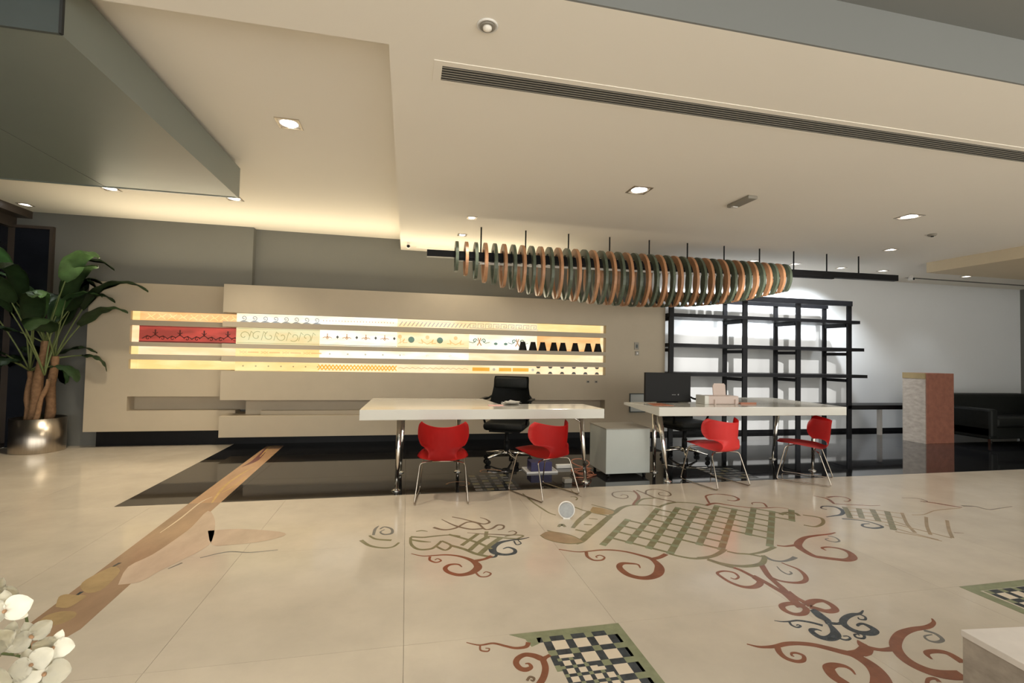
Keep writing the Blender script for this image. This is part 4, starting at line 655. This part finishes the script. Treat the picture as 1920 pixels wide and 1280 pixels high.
# ---------------------------------------------------------------- things on and under the desks
t = thing('monitor', 'black computer monitor seen from behind on the right desk', 'monitor', (3.12, 5.33, .845), math.radians(0))
obj('panel', B(-.305, .305, -.02, .02, .012, .365, bev=.006), M['dark'], t)
obj('stand', boxes([(-.03, .03, .0, .05, .0, .15), (-.12, .12, -.045, .045, 0, .010)]), M['dark'], t)
bm = bmesh.new()
for i in range(4): box(bm, .05+i*.014, .059+i*.014, -.0215, -.020, .093, .102)
lathe(bm, [(.009, 0), (.009, .001)], 12, (.135, 0, 0))
for v in bm.verts:
    if v.co.y > -.0199 and v.co.z < .01: v.co = Vector((v.co.x, -.020-v.co.z*1.2, .099+v.co.y))
obj('logo', bm, M['logo'], t)
t = thing('printer', 'small pale desk printer with raised paper tray on the right desk', 'printer', (3.72, 5.18, .845))
obj('body', boxes([(-.24, .22, -.08, .10, 0, .10)], bev=.01), M['printer'], t)
obj('side_panel', B(-.246, -.19, -.085, .10, .0, .105, bev=.004), M['white'], t)['label'] = 'cream side panel'
bm = bmesh.new(); prism(bm, [(-.085, 0), (.085, 0), (.10, .13), (.085, .15), (-.05, .15), (-.075, .12)], 0, .012)
o = obj('paper_tray', bm, M['printer'], t); o.rotation_euler = (math.radians(75), 0, 0); o.location = (.05, .06, .095)
for x in (-.12, .16): obj('guide', B(x, x+.015, -.10, -.08, .0, .06), M['printer'], t)
t = thing('cardboard_tray', 'flat rust-coloured tray on the right desk beside the printer', 'tray', (4.1, 5.2, .845)); obj('tray', boxes([(-.11, .11, -.07, .07, 0, .008), (-.11, .11, -.07, -.062, .008, .02)]), M['copper'], t)
bm = bmesh.new(); prism(bm, [(-.12, -.16), (.13, -.16), (.13, .12), (-.05, .12)], 0, .003)
tag(obj('desktop_reflection', bm, M['copper'], loc=(2.86, 5.12, .845)), 'rust-brown painted reflection on the left corner of the right desk', 'painted reflection')  # flat rust patch paints an orange reflection on the desktop
t = thing('paper_stack', 'crumpled white papers on the left desk by the office chair', 'papers', (1.12, 5.12, .845))
for k in range(3):
    bm = bmesh.new(); vs = [(x, y, .004+.008*k+.012*abs(math.sin(3*x*10+k))+.01*(y > 0)) for x in (-.10, -.03, .03, .10) for y in (-.06, .0, .06)]
    V = [bm.verts.new(v) for v in vs]
    for a in range(3):
        for b in range(2): i = a*3+b; bm.faces.new((V[i], V[i+3], V[i+4], V[i+1]))
    bmesh.ops.solidify(bm, geom=list(bm.faces), thickness=.001); o = obj('sheet', bm, M['paper'], t); o.rotation_euler = (0, 0, k*.5); o.location = (.01*k, .01*k, 0)
tag(obj('paper_sheet', B(-.08, .08, -.05, .05, 0, .004), M['paperpink'], loc=(.94, 5.05, .845)), 'pink paper slip on the left desk beside crumpled papers', 'paper')
t = thing('drawer_cabinet', 'light grey box cabinet on castors between the two desks', 'cabinet', (2.53, 5.42, 0), math.radians(0))
obj('body', B(-.27, .28, -.25, .25, .045, .555, bev=.004), M['cab'], t); obj('top_panel', B(-.275, .285, -.255, .255, .555, .565), M['plug'], t)
for sx in (-.22, .23):
    for sy in (-.2, .2):
        bm = bmesh.new(); cyl(bm, (sx-.012, sy, .022), (sx+.012, sy, .022), .022, n=12); cyl(bm, (sx, sy, .022), (sx, sy, .05), .008, n=8); obj('castor', bm, M['dark'], t)
t = thing('crate', 'white-rimmed crate with a dark blue box under the left desk', 'crate', (1.60, 5.62, 0))
obj('rim', boxes([(-.19, .19, -.13, -.12, 0, .02), (-.19, .19, .12, .13, 0, .02), (-.19, -.18, -.12, .12, 0, .02), (.18, .19, -.12, .12, 0, .02), (-.18, .18, -.12, .12, 0, .006)]), M['whitemat'], t)
obj('blue_box', B(-.13, .13, -.09, .10, .006, .12, bev=.006), M['blue'], t)
tag(obj('power_strip', B(-.10, .10, -.025, .025, 0, .045, bev=.006), M['whitemat'], loc=(1.94, 5.72, 0)), 'white power strip on the black floor behind the crate', 'power strip')
tag(obj('adapter', B(-.04, .05, -.05, .04, 0, .05, bev=.008), M['plug'], loc=(1.75, 5.06, 0)), 'grey power adapter lying on the black floor under the left desk', 'adapter')
bm = bmesh.new(); pts = []
for k in range(90):
    a = k*.33; rr = .10+.03*math.sin(k*.21); pts.append((2.07+rr*math.cos(a), 5.42+rr*1.2*math.sin(a), .008+.0022*k*(.5+.5*math.sin(k*.13))))
pts += [(2.2, 5.3, .01), (2.05, 5.2, .008), (1.9, 5.22, .008)]
tube(bm, pts, .006, 6); tag(obj('cable_coil', bm, M['copper'], smooth=True), 'coiled orange cable on the floor between left desk and grey cabinet', 'cable')
t = thing('round_disc', 'grey round disc with white rim propped on the pale floor', 'disc', (1.37, 3.95, 0), math.radians(-12))
bm = bmesh.new(); lathe(bm, [(.062, 0), (.062, .012), (.055, .014)], 28); d1 = obj('disc', bm, M['discgrey'], t, loc=(0, 0, .066), rot=(math.radians(78), 0, 0))
bm = bmesh.new(); tube(bm, [(.067*math.cos(2*PI*k/30), .067*math.sin(2*PI*k/30), .006) for k in range(30)], .006, 8, closed=True); obj('rim', bm, M['whitemat'], t, True, loc=(0, 0, .070), rot=(math.radians(78), 0, 0))
obj('foot', B(-.03, .03, -.03, .05, 0, .008), M['whitemat'], t)

# ---------------------------------------------------------------- hanging ring sculpture
hs = thing('ring_sculpture', 'long hanging sculpture of alternating tan and green rings on a black beam', 'sculpture', (3.9, 6.25, 3.07))
def H(name, bm, m, smooth=False):
    o = obj(name, bm, m, hs, smooth); o.matrix_parent_inverse = Matrix.Translation((-3.9, -6.25, -3.07)); return o
bm = bmesh.new()
def skewbox(bm, x0, x1, y0, y1, za0, za1, zb0, zb1):
    v = [bm.verts.new(p) for p in ((x0, y0, za0), (x1, y0, zb0), (x1, y1, zb0), (x0, y1, za0), (x0, y0, za1), (x1, y0, zb1), (x1, y1, zb1), (x0, y1, za1))]
    for f in ((0, 3, 2, 1), (4, 5, 6, 7), (0, 1, 5, 4), (1, 2, 6, 5), (2, 3, 7, 6), (3, 0, 4, 7)): bm.faces.new([v[i] for i in f])
skewbox(bm, .22, 7.73, 6.21, 6.29, 2.635, 2.72, 2.71, 2.805); H('beam', bm, M['blackmetal'])
bm = bmesh.new(); skewbox(bm, .6, 6.5, 6.225, 6.275, 2.605, 2.64, 2.68, 2.70); H('under_rail', bm, M['blackmetal'])
bm = bmesh.new(); skewbox(bm, .91, 5.6, 6.235, 6.265, 2.575, 2.600, 2.63, 2.655); H('light_bar', bm, M['whitemat'])['label'] = 'thin white bar'
for k in range(11):
    x = .92+.607*k; bm = bmesh.new(); cyl(bm, (x, 6.25, 2.70), (x, 6.25, 3.07), .010, n=8); H('rod', bm, M['blackmetal'])
zbx = [.6, .73, .85, .98, 1.1, 1.21, 1.35, 1.44, 1.7, 1.95, 2.49, 3.05, 3.63, 4.06, 4.5, 4.95, 5.23, 5.6]
zbz = [2.45, 2.40, 2.36, 2.32, 2.30, 2.27, 2.25, 2.22, 2.18, 2.15, 2.10, 2.085, 2.10, 2.13, 2.18, 2.26, 2.33, 2.42]
def interp(x, X, Y):
    for a, b, c, d in zip(X, X[1:], Y, Y[1:]):
        if x <= b: return c+(d-c)*(x-a)/(b-a)
    return Y[-1]
for k in range(41):
    x = .60+.125*k; zt = 2.84; zb = interp(x, zbx, zbz); H_ = zt-zb; W_ = .30*H_*(.75+.25*min(1, H_/.6)); bm = bmesh.new(); secs = []
    N = 40; zc = (zt+zb)/2
    for i in range(N+1):
        a = -PI*.965+2*PI*.965*i/N       # 0 at top
        s = abs(a)/PI
        wd = (.080+.012*math.cos(a)) if s < .82 else max(.006, .071*(1-(s-.82)/.15))
        wd *= min(1, .55+H_*.8)
        pinch = 1-.30*max(0, s-.55)/.45
        cy = 6.25+W_*math.sin(a)*pinch; cz = zc+(H_/2-.02)*math.cos(a)-(.02 if s > .9 else 0)*0
        ny, nz = math.sin(a), math.cos(a)
        th = .019
        secs.append([bm.verts.new((x+dx, cy+ny*q, cz+nz*q)) for dx, q in ((-th, -wd/2), (th, -wd/2), (th, wd/2), (-th, wd/2))])
    for A, B_ in zip(secs, secs[1:]):
        for j in range(4): bm.faces.new((A[j], A[(j+1) % 4], B_[(j+1) % 4], B_[j]))
    bm.faces.new(secs[0][::-1]); bm.faces.new(secs[-1])
    H('ring', bm, M['ringgreen'] if k % 2 == 0 else M['ringtan'])

# ---------------------------------------------------------------- ceiling fittings
def diffuser(x0, x1, y0, y1, z, lb, ns=6):
    c = ((x0+x1)/2, (y0+y1)/2, z); t = thing('air_grille', lb, 'air vent', c); w2 = (x1-x0)/2; h2 = (y1-y0)/2
    obj('frame', boxes([(-w2, w2, -h2, -h2+.045, -.004, 0), (-w2, w2, h2-.025, h2, -.004, 0), (-w2, -w2+.05, -h2+.045, h2-.025, -.004, 0), (w2-.05, w2, -h2+.045, h2-.025, -.004, 0)]), M['ceil'], t)
    obj('gap_shade', B(-w2+.05, w2-.05, -h2+.045, h2-.025, -.0032, -.001), M['gap'], t)  # dark sheet stands for the shade between the slats
    for k in range(ns):
        y = -h2+.045+(2*h2-.07)*(k+.5)/ns; obj('slat', B(-w2+.05, w2-.05, y-.0035, y+.0035, -.006, -.003), M['plug'], t)
diffuser(.11, 6.6, 2.745, 2.965, 3.07, 'long linear air grille in the low white ceiling near the camera')
diffuser(9.5, 13.2, 7.42, 7.60, 3.07, 'thin linear air grille at the far right of the ceiling', 3)
t = thing('ceiling_detector', 'round white ceiling detector near the top of the frame', 'detector', (.36, 2.39, 3.07))
bm = bmesh.new(); lathe(bm, [(.055, 0), (.055, -.006), (.048, -.010), (.046, -.006)], 32); obj('ring', bm, M['whitemat'], t, True)
bm = bmesh.new(); lathe(bm, [(.040, 0), (.040, -.012), (.034, -.014), (.03, -.012)], 32); obj('cone', bm, M['plug'], t, True)
bm = bmesh.new(); lathe(bm, [(.024, -.010), (.022, -.022), (.010, -.030), (.002, -.032)], 24); obj('dome', bm, M['ceil'], t, True)
t = thing('emergency_light', 'beige rectangular emergency light on the ceiling beside a downlight', 'emergency light', (3.42, 4.40, 3.07), math.radians(0))
obj('housing', B(-.055, .055, -.17, .17, -.035, 0, bev=.008), M['ochre'] if 0 else M['plug'], t); obj('lamp', B(-.03, .03, .10, .14, -.042, -.035), M['whitemat'], t)
t = thing('smoke_detector', 'tiny grey disc smoke detector on the low ceiling at right', 'detector', (6.65, 4.90, 3.07)); bm = bmesh.new(); lathe(bm, [(.05, 0), (.05, -.012), (.035, -.025)], 20); obj('base', bm, M['plug'], t, True)
bm = bmesh.new(); lathe(bm, [(.02, -.025), (.015, -.035)], 14); obj('sensor', bm, M['dark'], t, True)
lens = None
def downlight(x, y, z, lb, power, col=(1, .86, .66), size=.065, tilt=(0, 0), spot=100, blend=.7, rz=0):
    t = thing('downlight', lb, 'downlight', (x, y, z), rz, 'recessed square ceiling downlights')
    s = size; f = s+.018
    obj('frame', boxes([(-f, f, -f, -s, -.006, 0), (-f, f, s, f, -.006, 0), (-f, -s, -s, s, -.006, 0), (s, f, -s, s, -.006, 0)]), M['steel'], t)
    bm = bmesh.new(); lathe(bm, [(s*.92, -.001), (s*.80, -.004), (s*.3, -.005)], 20); obj('lens', bm, M['lens'], t, True)
    l = bpy.data.lights.new('lamp', 'SPOT'); l.energy = power; l.color = col; l.spot_size = math.radians(spot); l.spot_blend = blend; l.shadow_soft_size = .05
    o = bpy.data.objects.new('lamp', l); C.objects.link(o); o.parent = t; o.location = (0, 0, -.03); o.rotation_euler = (math.radians(tilt[0]), math.radians(tilt[1]), 0)
WARM = (1, .88, .68); NEU = (1, .94, .84); COOL = (.88, .94, 1.0)
DL = [
 (-.99, 4.18, 3.24, 'brightest square downlight in the raised ceiling right of the grey canopy', 140, WARM, .075, (10, 0), 130),
 (-3.44, 6.44, 3.24, 'downlight behind the far edge of the grey canopy, left one', 170, WARM, .07, (-10, 0), 105),
 (-2.12, 6.44, 3.24, 'downlight at the far right corner of the grey canopy', 120, WARM, .07, (-6, 0), 110),
 (-5.06+.1, 7.5, 3.24, 'downlight above the tall potted plant by the dark glazing', 26, (.88, 1, .9), .05, (-12, 0), 70),
 (2.24, 4.40, 3.07, 'large square downlight above the left desk, left of the emergency light', 62, NEU, .085, (0, 0), 120),
 (5.61, 4.38, 3.07, 'large square downlight in the right part of the low ceiling', 62, NEU, .085, (0, 0), 120),
 (.74, 5.85, 3.07, 'small downlight above the left end of the ring sculpture, nearer one', 34, NEU, .045, (0, 0), 100),
 (.72, 6.73, 3.07, 'small downlight above the left end of the ring sculpture, farther one', 30, WARM, .045, (20, 0), 100),
 (7.00, 5.74, 3.07, 'small bright downlight left of the ochre bulkhead', 38, NEU, .055, (0, 0), 110),
 (5.71, 7.05, 3.07, 'downlight over the shelving, first from left beside the rings', 220, COOL, .05, (20, 0), 120),
 (6.55, 7.05, 3.07, 'downlight over the shelving, second from left', 250, COOL, .05, (20, 0), 120),
 (7.56, 7.10, 3.07, 'downlight over the shelving, third from left', 260, COOL, .05, (20, 0), 120),
 (8.48, 7.10, 3.07, 'downlight just right of the end of the black beam', 60, COOL, .05, (10, 0), 95),
 (10.43, 7.08, 3.07, 'small downlight under the far right ceiling', 25, COOL, .05, (0, 0), 95)]
for d in DL: downlight(*d[:8], spot=d[8])
# unseen lamps of the same kind, added for the room's overall light
for x, y, lb in ((-2.6, .9, 'outermost left'), (.6, .9, 'nearest the camera'), (3.8, .9, 'above the pale stone block'), (7.0, .9, 'outermost right'), (-1.0, -1.2, 'behind and left of the camera'), (3.0, -1.2, 'behind and right of the camera'), (8.5, 3.6, 'recessed in the ochre bulkhead')):
    z = 3.34 if y < 2.13 else 2.90
    downlight(x, y, z, 'added room downlight outside the view, '+lb, 60 if y < 2 else 40, NEU, .07, (0, 0), spot=140)
t = thing('spotlight', 'white ceiling spotlight outside the view, aimed at the shelving wall', 'spotlight', (3.1, 1.0, 3.34))
bm = bmesh.new(); cyl(bm, (0, 0, 0), (0, 0, -.42), .012, n=12); obj('stem', bm, M['whitemat'], t, True)
aim = (Vector((6.45, 8.0, 1.1))-Vector((3.1, 1.0, 2.88))).normalized()
bm = bmesh.new(); cyl(bm, Vector((0, 0, -.46))-aim*.08, Vector((0, 0, -.46))+aim*.06, .045, n=18); obj('body', bm, M['whitemat'], t, True)
l = bpy.data.lights.new('lamp', 'SPOT'); l.energy = 2300; l.color = (1, .97, .93); l.spot_size = math.radians(27); l.spot_blend = .45; l.shadow_soft_size = .035
o = bpy.data.objects.new('lamp', l); C.objects.link(o); o.parent = t; o.location = Vector((0, 0, -.46))+aim*.075; o.rotation_euler = aim.to_track_quat('-Z', 'Y').to_euler()
def camera_dome(x, y, z, lb):
    t = thing('security_camera', lb, 'camera', (x, y, z))
    obj('bracket', B(-.02, .02, -.02, .02, -.03, 0), M['whitemat'], t)
    bm = bmesh.new(); cyl(bm, (0, .04, -.055), (0, -.05, -.065), .032, .034, 18); obj('housing', bm, M['whitemat'], t, True)
    bm = bmesh.new(); cyl(bm, (0, -.045, -.064), (0, -.056, -.0655), .024, .022, 18); obj('lens', bm, M['dark'], t, True)
camera_dome(-.02, 7.45, 3.07, 'small white security camera at the left corner of the low ceiling')
camera_dome(9.45, 7.35, 3.07, 'small security camera at the right end of the black beam')

# ---------------------------------------------------------------- potted plant
pl = thing('potted_plant', 'tall leafy plant in a round brushed steel pot by the dark glazing', 'plant', (-4.73, 7.56, 0))
bm = bmesh.new(); lathe(bm, [(.275, 0), (.28, .01), (.28, .44), (.265, .44), (.26, .36), (.01, .36)], 48); obj('pot', bm, M['steel'], pl, True)
bm = bmesh.new(); lathe(bm, [(.26, .355), (.26, .38), (.15, .40), (.01, .40)], 30); obj('soil', bm, M['soil'], pl, True)
stems = [((-.06, -.02), (.03, .0), 1.45, .055, 'trunk'), ((.08, .05), (.13, .02), 1.25, .048, 'trunk'), ((-.16, .04), (-.14, .02), 1.05, .034, 'trunk'), ((.02, -.12), (.16, -.12), .95, .026, 'trunk')]
for (x, y), (x2, y2), zt, r, m in stems:
    bm = bmesh.new(); pts = [(x+(x2-x)*t+.012*math.sin(9*t), y+(y2-y)*t, .38+(zt-.38)*t) for t in [i/7 for i in range(8)]]
    tube(bm, pts, [r*(1.15-.3*i/7)+.004*(i % 2) for i in range(8)], 10); obj('trunk', bm, M['trunk'], pl, True)
def clampv(v):
    v.y = min(v.y, .27 if v.x < .40 else .04); v.x = max(v.x, -.53); return v
def leaf(base, az, el, ln, wd, droop, m, pet=.35):
    b = Vector(base); pts = []; d = Vector((math.cos(az)*math.cos(el), math.sin(az)*math.cos(el), math.sin(el)))
    N = 12; p = b.copy(); st = (ln+pet)/N; e = el
    for i in range(N+1):
        q = clampv(p.copy()); pts.append(q); p = p+Vector((math.cos(az)*math.cos(e), math.sin(az)*math.cos(e), math.sin(e)))*st; e -= 0.03 if i < N*pet/(ln+pet) else droop/(N*ln/(ln+pet))
    np_ = max(1, int(N*pet/(ln+pet)))
    bm = bmesh.new(); tube(bm, pts[:np_+1], [.011-.004*i/np_ for i in range(np_+1)], 6); obj('leaf_stalk', bm, M['stem'], pl, True)
    lp = crom([list(v) for v in pts[np_:]], 2); n = len(lp)-1
    side = Vector((-math.sin(az), math.cos(az), 0)); bm = bmesh.new(); g = []
    for i, q in enumerate(lp):
        t = i/n; hw = wd/2*(math.sin(PI*min(1, t**.75*.98+.02)))**.6+.003; row = []
        for k in range(7):
            u = (k-3)/3; v = Vector(q)+side*hw*u+Vector((0, 0, .10*hw*abs(u)-.35*hw*u*u+.012*math.sin(i*1.7+k)))
            row.append(bm.verts.new(clampv(v)))
        g.append(row)
    for a, c in zip(g, g[1:]):
        for k in range(6): bm.faces.new((a[k], a[k+1], c[k+1], c[k]))
    bmesh.ops.solidify(bm, geom=list(bm.faces), thickness=.002)
    obj('leaf', bm, m, pl, True)
rl = random.Random(3)
tops = [(.03, 0, 1.42), (.13, .02, 1.22), (-.14, .02, 1.05), (.10, -.10, 1.0)]
for k in range(30):
    b = tops[k % 4 if k < 22 else 2]; az = k*2.4+rl.uniform(-.3, .3)
    if k < 20: el = rl.uniform(1.05, 1.5); ln = rl.uniform(.65, .95); wd = rl.uniform(.18, .27); dr = rl.uniform(1.6, 2.5); pet = rl.uniform(.35, .85) if k % 4 < 2 else rl.uniform(.7, 1.15)
    else: el = rl.uniform(.2, .9); ln = rl.uniform(.40, .60); wd = rl.uniform(.18, .28); dr = rl.uniform(1.3, 2.0); pet = .35
    leaf(b, az, el, ln, wd, dr, M['leaf2'] if k % 6 == 0 else M['leaf'], pet)
for a in [((.13, .02, 1.22), -.25, 1.0, .72, .24, 1.7, M['leaf'], .6), ((.03, 0, 1.42), -.10, 1.1, .62, .24, 2.0, M['leaf'], .6), ((.03, 0, 1.42), -1.9, 1.2, .85, .26, 2.0, M['leaf2'], 1.0),
          ((.03, 0, 1.42), -.6, 1.2, .80, .26, 2.1, M['leaf2'], 1.0), ((-.14, .02, 1.05), -2.4, 1.2, .65, .30, 1.9, M['leaf2'], .9), ((.13, .02, 1.22), -1.3, .9, .6, .3, 2.2, M['leaf'], .5)]: leaf(*a)

# ---------------------------------------------------------------- white orchids, lower left
orc = thing('orchid', 'cream white orchid blossoms at the lower left corner', 'flowers', (-1.06, 1.30, 0))
bm = bmesh.new(); lathe(bm, [(.09, 0), (.10, .01), (.13, .40), (.135, .42), (.12, .42), (.11, .36), (.01, .36)], 28); obj('vase', bm, M['whitemat'], orc, True)
ro = random.Random(5)
def petal_mesh(ln, wd, name='petal'):
    bm = bmesh.new(); g = []
    for i in range(8):
        t = i/7; hw = wd/2*(math.sin(PI*min(1, t**.8*.93+.06)))**.6
        g.append([bm.verts.new((hw*u, ln*t, -.10*ln*t*t*(1 if i > 3 else .5)+.10*wd*(u*u))) for u in (-1, -.5, 0, .5, 1)])
    for a, c in zip(g, g[1:]):
        for k in range(4): bm.faces.new((a[k], a[k+1], c[k+1], c[k]))
    bmesh.ops.solidify(bm, geom=list(bm.faces), thickness=.001)
    return mesh_from(bm, name, M['petal'], True)
wide = petal_mesh(.042, .050); narrow = petal_mesh(.040, .026, 'sepal')
bm = bmesh.new(); lathe(bm, [(.002, 0), (.004, .006), (.003, .014), (.001, .016)], 10); lipm = mesh_from(bm, 'lip', M['lip'], True)
def blossom(x, y, z, yaw, pitch, roll, s=1):
    bl = bpy.data.objects.new('blossom', None); C.objects.link(bl); bl.parent = orc; bl.empty_display_size = .02
    bl.location = (x+1.06, y-1.30, z); bl.scale = (s, s, s)
    bl.rotation_euler = (Matrix.Rotation(yaw, 3, 'Z') @ Matrix.Rotation(PI/2+pitch, 3, 'X') @ Matrix.Rotation(roll, 3, 'Z')).to_euler()
    for a in (PI/2-.15, -PI/2+.15): obj('petal', wide, None, bl, rot=(.15, 0, a), loc=(0, 0, .002))
    for a in (0, 2.15, -2.15): obj('sepal', narrow, None, bl, rot=(.1, 0, a))
    obj('lip', lipm, None, bl)
fl = [(-.868, 1.26, .735), (-.90, 1.32, .815), (-.83, 1.33, .715), (-.86, 1.30, .79), (-.855, 1.25, .665), (-.82, 1.32, .655), (-.805, 1.34, .62), (-.875, 1.28, .62), (-.835, 1.30, .59), (-.86, 1.33, .555),
      (-.83, 1.35, .55), (-.885, 1.26, .57), (-.86, 1.28, .51), (-.93, 1.32, .67), (-.95, 1.29, .74), (-.94, 1.30, .58), (-.80, 1.36, .67), (-.845, 1.36, .61), (-.91, 1.30, .63), (-.89, 1.35, .70), (-.92, 1.27, .52), (-.84, 1.34, .50)]
for i, (x, y, z) in enumerate(fl):
    blossom(x, y, z, .55+ro.uniform(-.45, .45), ro.uniform(-.35, .3), ro.uniform(-.4, .4), ro.uniform(.95, 1.2))
for j, (tx, tz) in enumerate(((-.87, .80), (-.85, .66))):
    bm = bmesh.new(); pts = crom([(0, 0, .36), (-.04+.03*j, .05, .60-.08*j), (.04, .08, tz-.02), (tx+1.04, .08, tz-.02), (tx+1.06+.01, .08, tz-.14)], 6); tube(bm, pts, .003, 6); obj('flower_stem', bm, M['stem'], orc, True)
for x, z in ((-.875, .495), (-.90, .47)):
    bm = bmesh.new(); lathe(bm, [(.001, -.014), (.008, -.008), (.010, 0), (.006, .010), (.001, .014)], 10); o = obj('bud', bm, M['stem'], orc, True, loc=(x+1.06, .0, z))

# ---------------------------------------------------------------- stone block, lower right
t = thing('stone_block', 'pale stone block with rough side at the lower right corner', 'stone block', (1.93, 1.33, 0), math.radians(-6))
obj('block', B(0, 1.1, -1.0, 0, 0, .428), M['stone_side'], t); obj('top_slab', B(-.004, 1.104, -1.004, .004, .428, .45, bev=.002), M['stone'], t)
